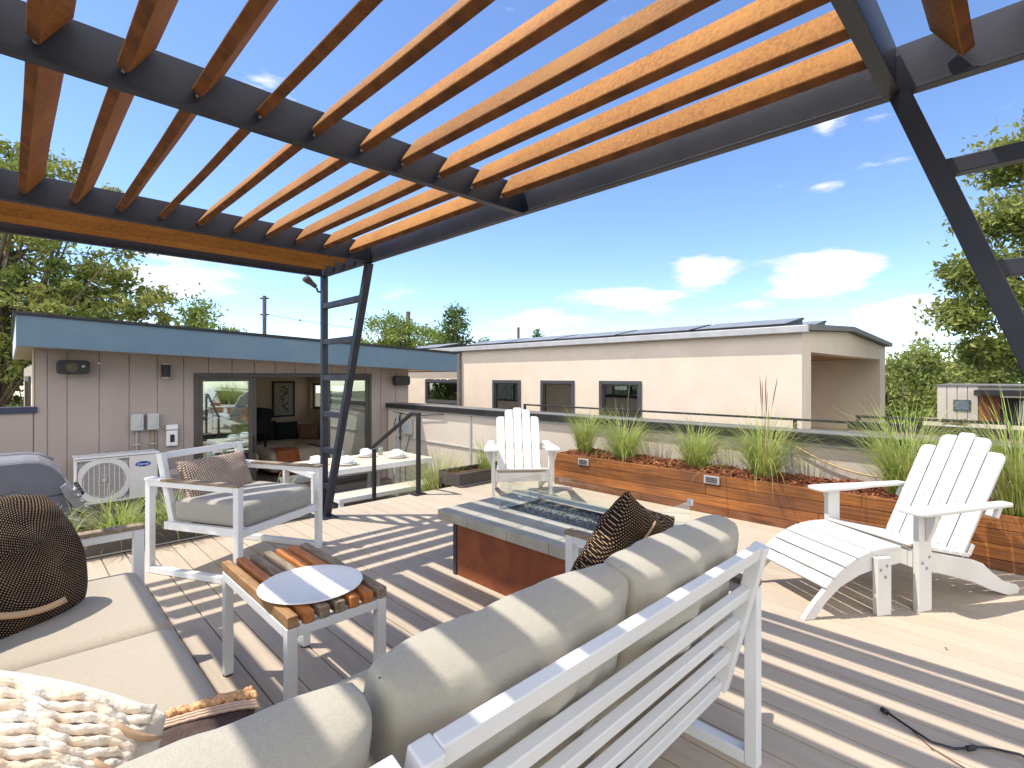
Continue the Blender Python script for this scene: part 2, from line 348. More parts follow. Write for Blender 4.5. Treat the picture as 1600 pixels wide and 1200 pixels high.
for X in (XL, XR): ibeam((X, YB[0] - 0.031, 0), (X, YB[-1] + 0.031, 0)).build('outer_beam', M_STEEL, pg, bevel=0.0015, seg=1)
for Y in YB: ibeam((XL + 0.023, Y, 0), (XR - 0.023, Y, 0)).build('cross_beam', M_STEEL, pg, bevel=0.0015, seg=1)
TA = R(33.8); SW, ST = 0.14, 0.036
def slat(axis, c, a0, a1, lean=1):
    """tilted board; axis 'Y' runs along Y at X=c, axis 'X' runs along X at Y=c; c is the low edge, lean the side its top leans to"""
    m = MB(); s = Vector((lean * math.sin(TA), math.cos(TA))); nrm = Vector((-math.cos(TA), lean * math.sin(TA)))
    q = [Vector((0, 0)), nrm * ST, nrm * ST + s * SW, s * SW]
    zmin = min(p.y for p in q); nz = 14; vs = []; rdm = random.Random(int((c + 3) * 977)); ph = rdm.uniform(0, 6)
    for k in range(nz + 1):
        t = a0 + (a1 - a0) * k / nz; wob = 0.0014 * math.sin(t * 4 + ph)
        for p in q:
            h = c + p.x + wob; z = 2.262 + p.y - zmin + .0008 * math.sin(t * 3 + ph)
            vs.append((h, t, z) if axis == 'Y' else (t, h, z))
    for j in range(4):
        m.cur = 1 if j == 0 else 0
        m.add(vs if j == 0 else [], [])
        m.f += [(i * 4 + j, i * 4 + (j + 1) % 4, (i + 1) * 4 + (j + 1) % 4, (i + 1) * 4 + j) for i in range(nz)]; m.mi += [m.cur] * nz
    m.f += [(3, 2, 1, 0), tuple(nz * 4 + j for j in range(4))]; m.mi += [0, 0]
    return m
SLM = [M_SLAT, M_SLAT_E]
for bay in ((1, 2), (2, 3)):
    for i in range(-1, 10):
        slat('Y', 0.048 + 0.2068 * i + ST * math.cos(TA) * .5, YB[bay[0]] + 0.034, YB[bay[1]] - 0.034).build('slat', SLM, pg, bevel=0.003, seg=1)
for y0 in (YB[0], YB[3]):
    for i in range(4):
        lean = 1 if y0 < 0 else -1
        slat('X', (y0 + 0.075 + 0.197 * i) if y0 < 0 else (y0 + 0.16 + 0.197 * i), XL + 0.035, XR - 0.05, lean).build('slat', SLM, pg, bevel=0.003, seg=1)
for bay in ((1, 2), (2, 3)):
    for i in range(-1, 10):
        for yy in (YB[bay[0]] + 0.0065, YB[bay[1]] - 0.030):
            cx = 0.045 + 0.2068 * i
            MB().prism([(cx + 0.004, 2.275), (cx + 0.012, 2.27), (cx + 0.066, 2.35), (cx + 0.058, 2.355)], yy, yy + 0.022, lambda a, b, t: (a, t, b)).build('slat_bracket', M_GREYM, pg)
def vframe(X, ybase, ytop):
    sg = 1 if ytop > ybase else -1
    MB().bar((X, ybase, 0.01), (X, ybase, ZB), 0.055, 0.05, (0, 1, 0)).build('post', M_STEEL, pg, bevel=0.003)
    y0 = ybase + sg * 0.055
    MB().bar((X, y0, 0.01), (X, ytop - sg * 0.02, ZB), 0.055, 0.058, (0, sg, 0)).build('inclined_leg', M_STEEL, pg, bevel=0.003)
    for k in range(6):
        z = 0.29 + 0.332 * k; f = z / ZB; ye = y0 + (ytop - y0) * f
        MB().box(X - 0.024, X + 0.024, min(ybase, ye) + 0.026, max(ybase, ye) - 0.026, z - 0.025, z + 0.025).build('rung', M_STEEL, pg, bevel=0.003)
    MB().box(X - 0.07, X + 0.07, min(ybase - sg * 0.06, ybase + sg * 0.15), max(ybase - sg * 0.06, ybase + sg * 0.15), 0, 0.01).build('base_plate', M_TEAKG if False else M_STEEL, pg, bevel=0.002)
for X in (XL, XR):
    vframe(X, YB[-1], YB[3]); vframe(X, YB[0], YB[1])

fl = thing('floodlight', 'small grey aluminium spotlight clamped to the top of the far pergola post', 'spotlight', (2.09, 4.60, 2.08))
m = frame((2.02, 4.72, 2.14), (-0.55, 0.5, 0.62), (0.5, 0.6, 0))
rot = m.to_3x3().to_4x4() @ Matrix.Rotation(R(90), 4, 'Y')
MB().lathe([(0.018, -0.05), (0.022, -0.03), (0.024, 0.0), (0.034, 0.04), (0.036, 0.08), (0.03, 0.082)], (2.015, 4.72, 2.165), 16, rot).build('lamp_head', mat('lamp_brown_grey', (.09, .08, .075), .5), fl, smooth=True)
MB().tube([(2.09, 4.66, 2.08), (2.06, 4.69, 2.09), (2.045, 4.69, 2.125)], 0.010, 6).build('bracket', M_BLACK, fl, smooth=True)

# ------------------------------------------------------------------ parapet wall behind planter
pw = thing('parapet_wall', 'long pale stucco parapet with flat black metal cap behind the wooden planter', 'wall', (5.33, 9.0, -0.7))
mb = MB(); mb.box(5.36, 5.62, -3.0, 8.97, -0.99, 0.688); mb.build('wall', M_STUCCO2, pw)
mb = MB(); mb.box(5.30, 5.67, -3.0, 8.97, 0.69, 0.772); mb.build('cap', M_BLACKM, pw, bevel=0.004)
B(5.302, 5.668, -2.99, 8.96, 0.7735, 0.7775).build('cap_sheet', M_CAPTOP, pw)
mb = MB(); mb.box(5.335, 5.358, -3, 8.9, 0.655, 0.672); mb.box(5.338, 5.358, 4.9, 8.2, 0.128, 0.142); mb.build('metal_reglet', M_GREYM, pw)
mb = MB()
for Y in (6.42, 1.66, -0.6): mb.box(5.343, 5.358, Y - 0.02, Y + 0.02, -0.7, 0.654)
mb.build('joint_strip', M_GREYM, pw)
rl = thing('wall_railing', 'thin black handrail on short posts along the parapet cap', 'railing', (5.58, 5.44, 0.775))
MB().bar((5.58, 5.44, 0.872), (5.58, -3, 0.872), 0.03, 0.022).build('rail', M_BLACKM, rl, bevel=0.003)
for Y in (5.42, 3.45, 1.68, 0.05, -1.6): MB().bar((5.58, Y, 0.778), (5.58, Y, 0.861), 0.03, 0.03, (0, 1, 0)).build('post', M_BLACKM, rl)
# rope hanging behind chair
mb = MB(); mb.tube([(5.325, 1.60 - 0.8 * t, 0.64 - 0.20 * t + 0.07 * (2 * t - 1) ** 2 - 0.07) for t in [k / 12 for k in range(13)]], 0.008, 6)
o = mb.build('rope', mat('tan_rope', (0.5, 0.38, 0.2), 0.9), smooth=True, label='tan rope hanging slack against the parapet wall behind the footstool chair', category='rope')
jb = thing('meter_box', 'grey electrical meter box with black looped cables on the parapet near the house', 'electrical box', (5.34, 8.35, 0.3))
B(5.27, 5.35, 8.08, 8.34, 0.22, 0.50).build('box', M_GREYBOX, jb, bevel=0.01)
rd = random.Random(5); mb = MB()
for k in range(5):
    y0 = 8.42 + 0.05 * k; pts = [(5.31, y0 + 0.05 * math.sin(t * 1.7 + k), 0.60 - 0.10 * t + 0.02 * math.cos(t * 2 + k)) for t in range(0, 6)]
    mb.tube(pts, 0.009, 5)
mb.tube([(5.32, 8.15, 0.2), (5.31, 8.2, 0.05), (5.30, 8.28, -0.15), (5.3, 8.25, -0.66)], 0.008, 5)
mb.tube([(5.31, 8.7, 0.62), (5.31, 8.4, 0.60), (5.31, 8.0, 0.57), (5.31, 7.5, 0.62), (5.31, 7.1, 0.645)], 0.008, 5)
mb.build('cable', M_BLACK, jb, smooth=True)
B(5.29, 5.35, 8.50, 8.58, -0.7, 0.60).build('conduit', M_GREYBOX, jb, bevel=0.01)

# ------------------------------------------------------------------ wooden planter
wp = thing('wooden_planter', 'long orange stained cedar plank planter full of red mulch', 'planter', (4.73, 4.1, 0))
def woodm(name, seed):
    return mat(name, (0.40, 0.150, 0.034), 0.6, (0.15, 0.052, 0.018), 5, (3, 0.55, 11), 0.3, 12, bdist=0.004, contrast=(0.3, 0.7), col3=(0.13, 0.055, 0.025), scale3=1.3 + seed * 0.3, amt3=0.85, orand=.28)
M_PLK = [woodm('stained_plank_a', 0), woodm('stained_plank_b', 1), woodm('stained_plank_c', 2)]
M_PLD = mat('weathered_plank', (0.24, 0.088, 0.030), 0.7, (0.115, 0.045, 0.022), 5, (3, 0.55, 11), 0.3, 12, bdist=0.004, col3=(0.30, 0.15, 0.08), scale3=6, amt3=.4)
zs = [0.0, 0.075, 0.175, 0.275, 0.375]
rd = random.Random(8)
for r_ in range(4):
    ys = [4.10] + sorted([rd.uniform(-0.3, 3.2)], reverse=True) + [-2.4]
    ys = [4.10, (2.9, 1.25, 2.2, 0.95)[r_], -2.4]
    for a, b in zip(ys[:-1], ys[1:]):
        B(4.73, 4.762, b + 0.0015, a - 0.0015, zs[r_] + 0.002, zs[r_ + 1] - 0.002).build('plank', M_PLD if r_ == 0 else M_PLK[rd.randrange(3)], wp, bevel=0.003)
for r_ in range(4): B(4.765, 5.32, 4.07, 4.10, zs[r_] + 0.002, zs[r_ + 1] - 0.002).build('end_plank', M_PLK[r_ % 3], wp, bevel=0.003)
B(4.7635, 4.775, -2.4, 4.069, 0, 0.37).build('liner', M_BLACK, wp)
mb = MB(); nx, ny = 12, 150
vs = []; fs = []
for j in range(ny + 1):
    for i in range(nx + 1):
        x = 4.776 + (5.352 - 4.776) * i / nx; y = -2.4 + 6.46 * j / ny
        z = 0.335 + 0.03 * mn.noise(Vector((x * 4, y * 4, 0))) + 0.02 * mn.noise(Vector((x * 16, y * 16, 3))) + 0.03 * math.sin(math.pi * i / nx)
        vs.append((x, y, z))
fs = [(j * (nx + 1) + i, j * (nx + 1) + i + 1, (j + 1) * (nx + 1) + i + 1, (j + 1) * (nx + 1) + i) for j in range(ny) for i in range(nx)]
mb.add(vs, fs)
mul = mb.build('mulch', M_MULCH, wp, smooth=True, open_=True)
mb = MB(); rd = random.Random(11)
for k in range(2600):
    x = rd.uniform(4.79, 5.33); y = rd.uniform(-0.6, 4.05); z = 0.355 + 0.03 * math.sin(math.pi * (x - 4.776) / 0.576) + 0.03 * mn.noise(Vector((x * 4, y * 4, 0))) + rd.uniform(-.012, .012)
    m = Matrix.Translation((x, y, z)) @ Euler((rd.uniform(-.7, .7), rd.uniform(-.7, .7), rd.uniform(0, 6.3))).to_matrix().to_4x4()
    l = rd.uniform(.012, .04); w = rd.uniform(.003, .009); mb.box(-l, l, -w, w, -.002, .002, m)
mb.build('mulch_chips', M_CHIP, mul, kind='stuff')
for y0, z0 in ((3.65, 0.315), (2.14, 0.325)):
    B(4.716, 4.729, y0 - 0.075, y0 + 0.075, z0 - 0.038, z0 + 0.038).build('step_light', M_GREYM, wp, bevel=0.004)
    o = MB()
    for k in range(3): o.box(4.711, 4.7155, y0 - 0.055, y0 + 0.055, z0 - 0.022 + k * 0.018, z0 - 0.012 + k * 0.018)
    o.build('louvre', M_BRONZE, wp)

# steel planter boxes at the deck edge
for nm, x0, x1, lab in (('steel_planter', -2.5, 2.0, 'low dark steel planter box at the deck edge behind the armchair'), ('steel_planter', 3.75, 4.70, 'low dark steel planter box beside the stairs behind the far adirondack chair')):
    sp = thing(nm, lab, 'planter', (x0, 4.72, 0), group=None)
    mb = MB(); mb.box(x0, x1, 4.70, 4.712, 0.012, 0.15); mb.box(x0, x1, 5.10, 5.112, -0.6, 0.15); mb.box(x0, x0 + .012, 4.7125, 5.0995, 0.0, 0.15); mb.box(x1 - .012, x1, 4.7125, 5.0995, -0.0, 0.15)
    mb.box(x0, x1, 4.695, 4.735, 0.1505, 0.158); mb.box(x0, x1, 5.08, 5.117, 0.1505, 0.158)
    mb.build('box', mat('brown_steel', (0.060, 0.052, 0.050), 0.5, (0.085, 0.072, 0.066), 3), sp, bevel=0.003)
    B(x0 + .013, x1 - .013, 4.7125, 5.0995, 0.0, 0.11).build('soil', M_SOIL, sp)
    B(x0, x1, 4.69, 4.6995, 0.012, 0.02).build('drip_edge', M_GREYM, sp)

# ------------------------------------------------------------------ grasses
def grass(name, label, loc, n, h, rad, seed, straw=0.18, plume=0, group=None, lean=1.0, wid=0.0056, cat='ornamental grass', arch=1.0):
    rd = random.Random(seed); mb = MB()
    for k in range(n):
        a = rd.uniform(0, 2 * math.pi); rr = rad * math.sqrt(rd.random()) * 0.28
        p = Vector((rr * math.cos(a), rr * math.sin(a), 0)); a2 = a + rd.gauss(0, 0.6)
        L = h * rd.uniform(0.55, 1.25); th = abs(rd.gauss(0.18, 0.20)) * lean + 0.02; cur = rd.uniform(0.5, 2.5) * arch
        w = wid * rd.uniform(0.6, 1.35); mb.cur = 1 if rd.random() < straw else 0
        seg = 7; d = Vector((math.cos(a2), math.sin(a2), 0)); sd = Vector((-d.y, d.x, 0)) * 1.0; tw = rd.uniform(-.8, .8)
        sd = (sd + d * tw * .5).normalized(); vs = []
        for s_ in range(seg + 1):
            t = s_ / seg; ww = w * (1 - t ** 2.2) * (0.55 + 0.45 * min(1, t * 4)) + 0.0003
            vs += [p - sd * ww / 2, p + sd * ww / 2]
            ang = th + cur * t ** 1.6
            p = p + (d * math.sin(ang) + Vector((0, 0, 1)) * math.cos(ang)) * L / seg
        mb.add(vs, [(2 * i, 2 * i + 1, 2 * i + 3, 2 * i + 2) for i in range(seg)])
    mb.cur = 2
    for k in range(plume):
        a = rd.uniform(0, 6.28); d = Vector((math.cos(a), math.sin(a), 0)) * rd.uniform(.03, .14); L = h * rd.uniform(1.15, 1.45)
        pts = [d * (t ** 1.5) + Vector((0, 0, L * t)) for t in (0, .4, .7, .8, .92, 1)]
        mb.tube(pts, [.0012, .0012, .0012, .0045, .004, .001], 5)
    o = mb.build(name, [M_GRASS, M_STRAW, M_PLUME], open_=True, smooth=True); o.location = loc
    return props(o, label, cat, group)
GP = 'tufts of ornamental grass in the wooden planter'
grass('ornamental_grass', 'upright green grass tuft at the left end of the planter beside the far adirondack chair', (5.02, 3.86, 0.33), 430, 0.60, 0.26, 1, plume=0, group=GP, lean=0.7, arch=0.8)
grass('ornamental_grass', 'drooping green grass tuft second from the left end of the planter', (5.03, 3.30, 0.33), 520, 0.66, 0.32, 2, plume=2, group=GP, lean=1.5, arch=1.25)
grass('ornamental_grass', 'small round grass tuft in the middle of the planter left of the louvred step light', (5.07, 2.46, 0.33), 430, 0.60, 0.28, 3, group=GP, lean=1.3, arch=1.2)
grass('ornamental_grass', 'large grass tuft with dark seed plumes right of the louvred step light', (5.02, 1.78, 0.33), 560, 0.72, 0.30, 4, plume=5, group=GP, lean=1.4, arch=1.15)
grass('ornamental_grass', 'tall arching grass tuft in the planter directly behind the footstool chair', (4.98, 0.72, 0.33), 560, 0.80, 0.30, 5, plume=1, group=GP, lean=1.1)
grass('ornamental_grass', 'yellowish grass tuft at the right edge of the picture behind the chair arm', (4.86, 0.09, 0.33), 560, 0.80, 0.30, 6, straw=0.35, group=GP, lean=0.9, arch=0.8)
G2 = 'low grass in the steel planters and patio'
grass('ornamental_grass', 'low lime green grass clump in front of the air conditioner', (0.62, 4.90, 0.10), 240, 0.36, 0.5, 7, group=G2, lean=2.4, wid=.006, straw=.1)
grass('ornamental_grass', 'low grass clump between the armchair leg and the air conditioner', (0.95, 4.92, 0.10), 200, 0.34, 0.5, 8, group=G2, lean=2.2, wid=.006, straw=.1)
grass('ornamental_grass', 'sparse grass behind the armchair cushion below the open door', (1.78, 4.92, 0.10), 40, 0.34, 0.4, 9, group=G2, lean=1.3, wid=.005, straw=.4)
grass('ornamental_grass', 'thin grass strands beside the grill at the left', (0.25, 4.95, 0.10), 60, 0.34, 0.4, 12, group=G2, lean=2.2, wid=.005, straw=.3)
grass('ornamental_grass', 'pale feathery grass mound growing beside the stair handrail', (3.95, 5.35, -0.32), 900, 0.74, 0.5, 10, straw=0.45, group=G2, lean=2.0, wid=.006)
grass('ornamental_grass', 'green grass clump in the steel planter behind the far adirondack chair arm', (4.35, 4.92, 0.10), 160, 0.48, 0.3, 13, group=G2, lean=1.5, wid=.006)

# ------------------------------------------------------------------ stair handrail
hr = thing('stair_handrail', 'black steel stair handrail sloping down beside the steps', 'handrail', (3.22, 4.76, 0))
MB().bar((3.22, 4.76, 0.0), (3.22, 4.76, 0.86), 0.04, 0.04, (0, 1, 0)).build('post', M_BLACKM, hr, bevel=0.003)
MB().bar((3.22, 5.72, -0.7), (3.22, 5.72, 0.40), 0.04, 0.04, (0, 1, 0)).build('post', M_BLACKM, hr, bevel=0.003)
mb = MB(); mb.bar((3.22, 4.735, 0.885), (3.22, 4.90, 0.885), 0.045, 0.03); mb.bar((3.22, 4.89, 0.885), (3.22, 5.74, 0.425), 0.045, 0.03); mb.build('rail', M_BLACKM, hr, bevel=0.004)
B(3.15, 3.29, 4.70, 4.82, 0.0, 0.012).build('base_plate', M_BLACKM, hr)

# ------------------------------------------------------------------ house
Y0 = 9.0
hs = thing('house', 'mauve grey board-sided house with blue fascia and open bronze sliding door', 'house', (0.23, 9.0, -0.7))
def zroof(x): return 1.70 - (x - 0.06) * 0.0405      # underside of the roof
def wallpanel(mb, x0, x1, z0, z1f):
    za, zb = (z1f(x0), z1f(x1)) if callable(z1f) else (z1f, z1f)
    mb.add([(x0, Y0, z0), (x1, Y0, z0), (x1, Y0 + .02, z0), (x0, Y0 + .02, z0), (x0, Y0, za), (x1, Y0, zb), (x1, Y0 + .02, zb), (x0, Y0 + .02, za)],
           [(3, 2, 1, 0), (4, 5, 6, 7), (0, 1, 5, 4), (1, 2, 6, 5), (2, 3, 7, 6), (3, 0, 4, 7)])
mb = MB(); seams = [0.23, 0.36] + [0.554 + 0.3328 * k for k in range(17)] + [5.85]
seams = [s for s in seams if s <= 5.85]
D0, D1, DH = 2.02, 5.0, 1.35
ztop = lambda x: zroof(x)
g = 0.0045
for a, b in zip(seams[:-1], seams[1:]):
    if b - a < .03: continue
    a_, b_ = a + g, b - g
    if b_ <= D0 or a_ >= D1: wallpanel(mb, a_, b_, -0.7, ztop)
    elif a_ < D0: wallpanel(mb, a_, D0, -0.7, ztop); wallpanel(mb, D0, b_, DH, ztop)
    elif b_ > D1: wallpanel(mb, D1, b_, -0.7, ztop); wallpanel(mb, a_, D1, DH, ztop)
    else: wallpanel(mb, a_, b_, DH, ztop)
mb.build('siding', M_SIDING, hs, bevel=0.002, seg=1)
mb = MB(); yb = Y0 + .021
for (x0, x1, z0, z1) in ((0.23, D0 - .002, -0.7, 1.40), (D1 + .002, 5.85, -0.7, 1.40), (0.23, 5.85, 1.4005, 1.47)): mb.box(x0, x1, yb, yb + .15, z0, z1)
mb.box(0.23, 0.37, yb + .151, 15, -.99, 0.25); mb.box(0.23, 0.37, yb + .151, 10.2, .2505, 1.30); mb.box(0.23, 0.37, 12.6, 15, .2505, 1.30); mb.box(.23, .37, yb + .151, 15, 1.3005, 1.46)
mb.box(5.71, 5.85, yb + .151, 15, -.99, .45); mb.box(5.71, 5.85, yb + .151, 11.45, .4505, 1.12); mb.box(5.71, 5.85, 13.45, 15, .4505, 1.12); mb.box(5.71, 5.85, yb + .151, 15, 1.1205, 1.44)
mb.box(0.371, 5.709, 13.60, 15, -.99, 1.44)
mb.build('wall', mat('house_wall', (0.74, 0.61, 0.48), 0.85, (0.70, 0.57, 0.45), 2), hs)
B(.372, 5.708, 9.2, 13.59, -.99, -.702).build('floor', mat('room_floor', (0.40, 0.26, 0.16), 0.45, (0.32, 0.20, 0.12), 4, (1, 8, 1)), hs)
mb = MB(); mb.box(.372, 5.708, 9.175, 13.595, 1.41, 1.438); mb.build('ceiling', mat('ceiling_paint', (0.82, 0.78, 0.72), 0.9), hs)
def slab(mb, x0, x1, y0, y1, zf, t):
    mb.add([(x0, y0, zf(x0)), (x1, y0, zf(x1)), (x1, y1, zf(x1)), (x0, y1, zf(x0)), (x0, y0, zf(x0) + t), (x1, y0, zf(x1) + t), (x1, y1, zf(x1) + t), (x0, y1, zf(x0) + t)],
           [(3, 2, 1, 0), (4, 5, 6, 7), (0, 1, 5, 4), (1, 2, 6, 5), (2, 3, 7, 6), (3, 0, 4, 7)])
mb = MB(); slab(mb, 0.09, 6.54, 8.35, 15.4, lambda x: zroof(x) - .03, 0.024); mb.build('soffit', M_SOFFIT, hs)
mb = MB(); slab(mb, 0.06, 6.57, 8.31, 8.345, lambda x: zroof(x) - .045, 0.37); slab(mb, 6.545, 6.57, 8.346, 15.4, lambda x: zroof(x) - .045, 0.37)
mb.build('fascia', M_BLUE, hs, bevel=0.002, seg=1)
mb = MB(); slab(mb, 0.06, 0.085, 8.346, 15.4, lambda x: zroof(x) - .045, 0.37); mb.build('side_fascia', mat('pale_fascia', (0.55, 0.56, 0.58), 0.6), hs)
mb = MB(); slab(mb, 0.03, 6.60, 8.28, 15.4, lambda x: zroof(x) + .326, 0.035); mb.build('roof', M_BLACKM, hs, bevel=0.003)
B(0.215, 0.23, 8.99, 9.03, 0.90, 1.64).build('corner_trim', M_SOFFIT, hs)
# left side window
w_ = MB(); w_.box(0.20, 0.235, 10.2, 10.28, .25, 1.30); w_.box(0.20, 0.235, 12.52, 12.6, .25, 1.30); w_.box(0.20, .235, 10.281, 12.519, 1.22, 1.30); w_.box(0.20, .235, 10.281, 12.519, .25, .33); w_.box(.20, .235, 11.36, 11.44, .331, 1.219)
sw = w_.build('window', M_BRONZE, hs); B(.24, .25, 10.28, 12.52, .33, 1.22).build('pane', G_WIN, sw)
# right wall window
w_ = MB()
for (a, b, c, d) in ((11.45, 11.51, .45, 1.12), (13.39, 13.45, .45, 1.12), (11.511, 13.389, 1.06, 1.12), (11.511, 13.389, .45, .51), (12.4, 12.48, .511, 1.059)): w_.box(5.77, 5.80, a, b, c, d)
sw = w_.build('window', M_BRONZE, hs); B(5.78, 5.785, 11.511, 13.389, .511, 1.059).build('pane', G_CLEAR, sw)
# sliding door
sd = MB(); 
sd.box(D0 + .001, D1 - .001, Y0 - .025, Y0 + .09, DH - .065, DH - .001); sd.box(D0 + .001, D0 + .06, Y0 - .025, Y0 + .09, -.69, DH - .066); sd.box(D1 - .06, D1 - .001, Y0 - .025, Y0 + .09, -.69, DH - .066); sd.box(D0 + .061, D1 - .061, Y0 - .02, Y0 + .09, -.699, -.67)
door = sd.build('sliding_door', M_BRONZE, hs, bevel=0.003)
def dpanel(x0, x1, y):
    m = MB(); w = .06
    m.box(x0, x0 + w, y, y + .03, -.66, DH - .07); m.box(x1 - w, x1, y, y + .03, -.66, DH - .07); m.box(x0 + w, x1 - w, y, y + .03, DH - .13, DH - .07); m.box(x0 + w, x1 - w, y, y + .03, -.66, -.59)
    f = m.build('door_panel', M_BRONZE, door, bevel=0.002); return B(x0 + w, x1 - w, y + .012, y + .018, -.59, DH - .13)
dpanel(2.08, 2.86, Y0 - .01).build('pane', G_DOOR, door)
dpanel(2.11, 2.93, Y0 + .035).build('pane', G_DOOR, door)
dpanel(4.12, 4.94, Y0 - .01).build('pane', G_DOOR, door)
B(2.865, 2.885, Y0 - .03, Y0 + .0, 0.05, 0.32).build('handle', M_BLACKM, door, bevel=0.003)
# lower wall to the left
lw = thing('low_side_wall', 'low mauve siding wall with dark blue metal cap left of the house', 'wall', (-1, 9.0, -0.7))
mb = MB()
for k in range(11): mb.box(.225 - .3328 * (k + 1) + g, .225 - .3328 * k - g, Y0 + .001, Y0 + .02, -.7, .83)
mb.box(-3.4, .226, Y0 + .021, Y0 + .18, -.99, .83); mb.build('siding', M_SIDING, lw)
B(-3.4, .26, Y0 - .03, Y0 + .22, .832, .91).build('cap', mat('navy_cap', (0.03, 0.035, 0.07), 0.45, (0.04, 0.045, 0.08), 4), lw, bevel=0.003)

# fittings on the facade
def speaker(x0, x1, z0, z1, lab, face):
    t = thing('wall_speaker', lab, 'speaker', ((x0 + x1) / 2, 9, z0), group='outdoor speakers on the house wall')
    poly = rounded([(x0, z0), (x1, z0), (x1, z1), (x0, z1)], 0.05)
    MB().prism(poly, 8.80, 8.93, lambda a, b, y: (a, y, b)).build('cabinet', M_BLACK, t, bevel=0.008)
    cx, cz = (x0 + x1) / 2, (z0 + z1) / 2
    if face:
        MB().lathe([(0.0, .012), (0.03, .006), (.06, -.002), (.068, .004), (.07, .0)], (cx - .02, 8.797, cz), 20, Matrix.Rotation(R(90), 4, 'X')).build('woofer', mat('woofer_cone', (0.10, 0.08, 0.05), 0.6), t, smooth=True)
        MB().lathe([(0.0, .008), (.018, .003), (.02, 0)], (cx + .10, 8.797, cz + .01), 12, Matrix.Rotation(R(90), 4, 'X')).build('tweeter', M_GREYM, t, smooth=True)
    B(cx - .03, cx + .03, 8.931, 8.998, cz - .04, cz + .04).build('bracket', M_BLACK, t)
speaker(.44, .77, 1.33, 1.51, 'black outdoor speaker with visible cone mounted at the left end of the house wall', True)
speaker(5.43, 5.76, 1.12, 1.31, 'black outdoor speaker mounted near the right corner of the house above the parapet', False)
sc = thing('wall_sconce', 'small black cylinder sconce on the siding left of the sliding door', 'wall light', (1.645, 9, 1.26))
MB().lathe([(.05, 0), (.055, .01), (.055, .02)], (1.645, 8.93, 1.265), 16).build('lower_rim', M_GREYM, sc, smooth=False)
MB().lathe([(.055, 0), (.055, .18)], (1.645, 8.93, 1.29), 20).build('shade', M_BLACK, sc, smooth=False)
MB().lathe([(.055, 0), (.055, .012), (.03, .02)], (1.645, 8.93, 1.472), 16).build('upper_rim', M_GREYM, sc)
B(1.62, 1.67, 8.975, 8.999, 1.30, 1.44).build('mount', M_BLACK, sc)
for i, (x0, x1, lab) in enumerate(((1.23, 1.375, 'grey electrical box left one of the pair above the air conditioner'), (1.42, 1.56, 'grey electrical box right one of the pair above the air conditioner'))):
    t = thing('electrical_box', lab, 'electrical box', ((x0 + x1) / 2, 9, .53), group='pair of grey electrical boxes')
    B(x0, x1, 8.90, 8.999, .53, .765).build('box', M_GREYBOX, t, bevel=.008); B(x0 + .03, x1 - .03, 8.893, 8.8995, .58, .72).build('cover', M_GREYBOX, t, bevel=.004)
    xc = (x0 + x1) / 2
    MB().tube([(xc, 8.96, .53), (xc, 8.96, .2), (xc, 8.96, -.1)], .02 if i else .016, 8).build('conduit', M_TEAKG if i else M_SIDING, t, smooth=True)
    B(xc - .035, xc + .035, 8.93, 8.999, .32, .335).build('strap', M_GREYM, t)
t = thing('outlet_cover', 'white weatherproof outlet cover beside the sliding door', 'outlet', (1.73, 9, .25))
B(1.655, 1.80, 8.94, 8.999, .27, .50).build('cover', M_WHITE, t, bevel=.012); B(1.70, 1.755, 8.93, 8.9395, .33, .44).build('socket', M_BLACK, t, bevel=.003)
B(1.65, 1.80, 8.93, 8.999, .51, .585).build('hood', M_WHITE, t, bevel=.008)

# AC unit
ac = thing('air_conditioner', 'white outdoor air conditioner unit with round fan grille and blue badge', 'air conditioner', (1.05, 8.65, -.38))
mb = MB(); F = 8.5
# casing with a circular opening in the front
cxx, czz, rr = .89, -.055, .225; n = 32
poly = [(0.62, -.345), (1.47, -.345), (1.47, .235), (.62, .235)]
vs = []; fs = []
ring = [(cxx + rr * math.cos(2 * math.pi * k / n), czz + rr * math.sin(2 * math.pi * k / n)) for k in range(n)]
sq = []
for k in range(n):
    a = 2 * math.pi * k / n; c, s_ = math.cos(a), math.sin(a); sc_ = .265 / max(abs(c), abs(s_)); sq.append((cxx + c * min(sc_, .3), czz + s_ * min(sc_, .3)))
vs = [(a, F, b) for a, b in ring] + [(max(.62, a), F, max(-.345, min(.235, b))) for a, b in sq] + [(a, F + .04, b) for a, b in ring]
fs = [(k, (k + 1) % n, n + (k + 1) % n, n + k) for k in range(n)] + [(k, (k + 1) % n, 2 * n + (k + 1) % n, 2 * n + k) for k in range(n)]
mb.add(vs, fs); mb.build('fan_surround', mat('ac_white', (0.66, 0.65, 0.62), .5, (.60, .59, .56), 4), ac, open_=True)
MA = MATS['ac_white']
mb = MB(); mb.box(1.155, 1.47, F, F + .3, -.345, .235); mb.box(.62, 1.1545, F + .06, F + .3, -.345, .235); mb.box(.60, .6195, F, F + .3, -.35, .24); mb.box(.62, 1.1545, F + .0, F + .0595, -.35, -.3205); mb.box(.62, 1.1545, F, F + .0595, .2105, .235)
mb.build('casing', MA, ac, bevel=.003)
B(.59, 1.49, F - .012, F + .31, .241, .265).build('lid', M_WHITE, ac, bevel=.006)
mb = MB()
for k in range(9): mb.tube([(cxx - .21 + k * .0525, F - .006, czz - math.sqrt(max(0, .222 ** 2 - (-.21 + k * .0525) ** 2))), (cxx - .21 + k * .0525, F - .006, czz + math.sqrt(max(0, .222 ** 2 - (-.21 + k * .0525) ** 2)))], .0035, 5)
for r in (.06, .215): mb.tube([(cxx + r * math.cos(2 * math.pi * k / 24), F - .002, czz + r * math.sin(2 * math.pi * k / 24)) for k in range(25)], .0018, 4)
mb.build('fan_grille', M_WHITE, ac)
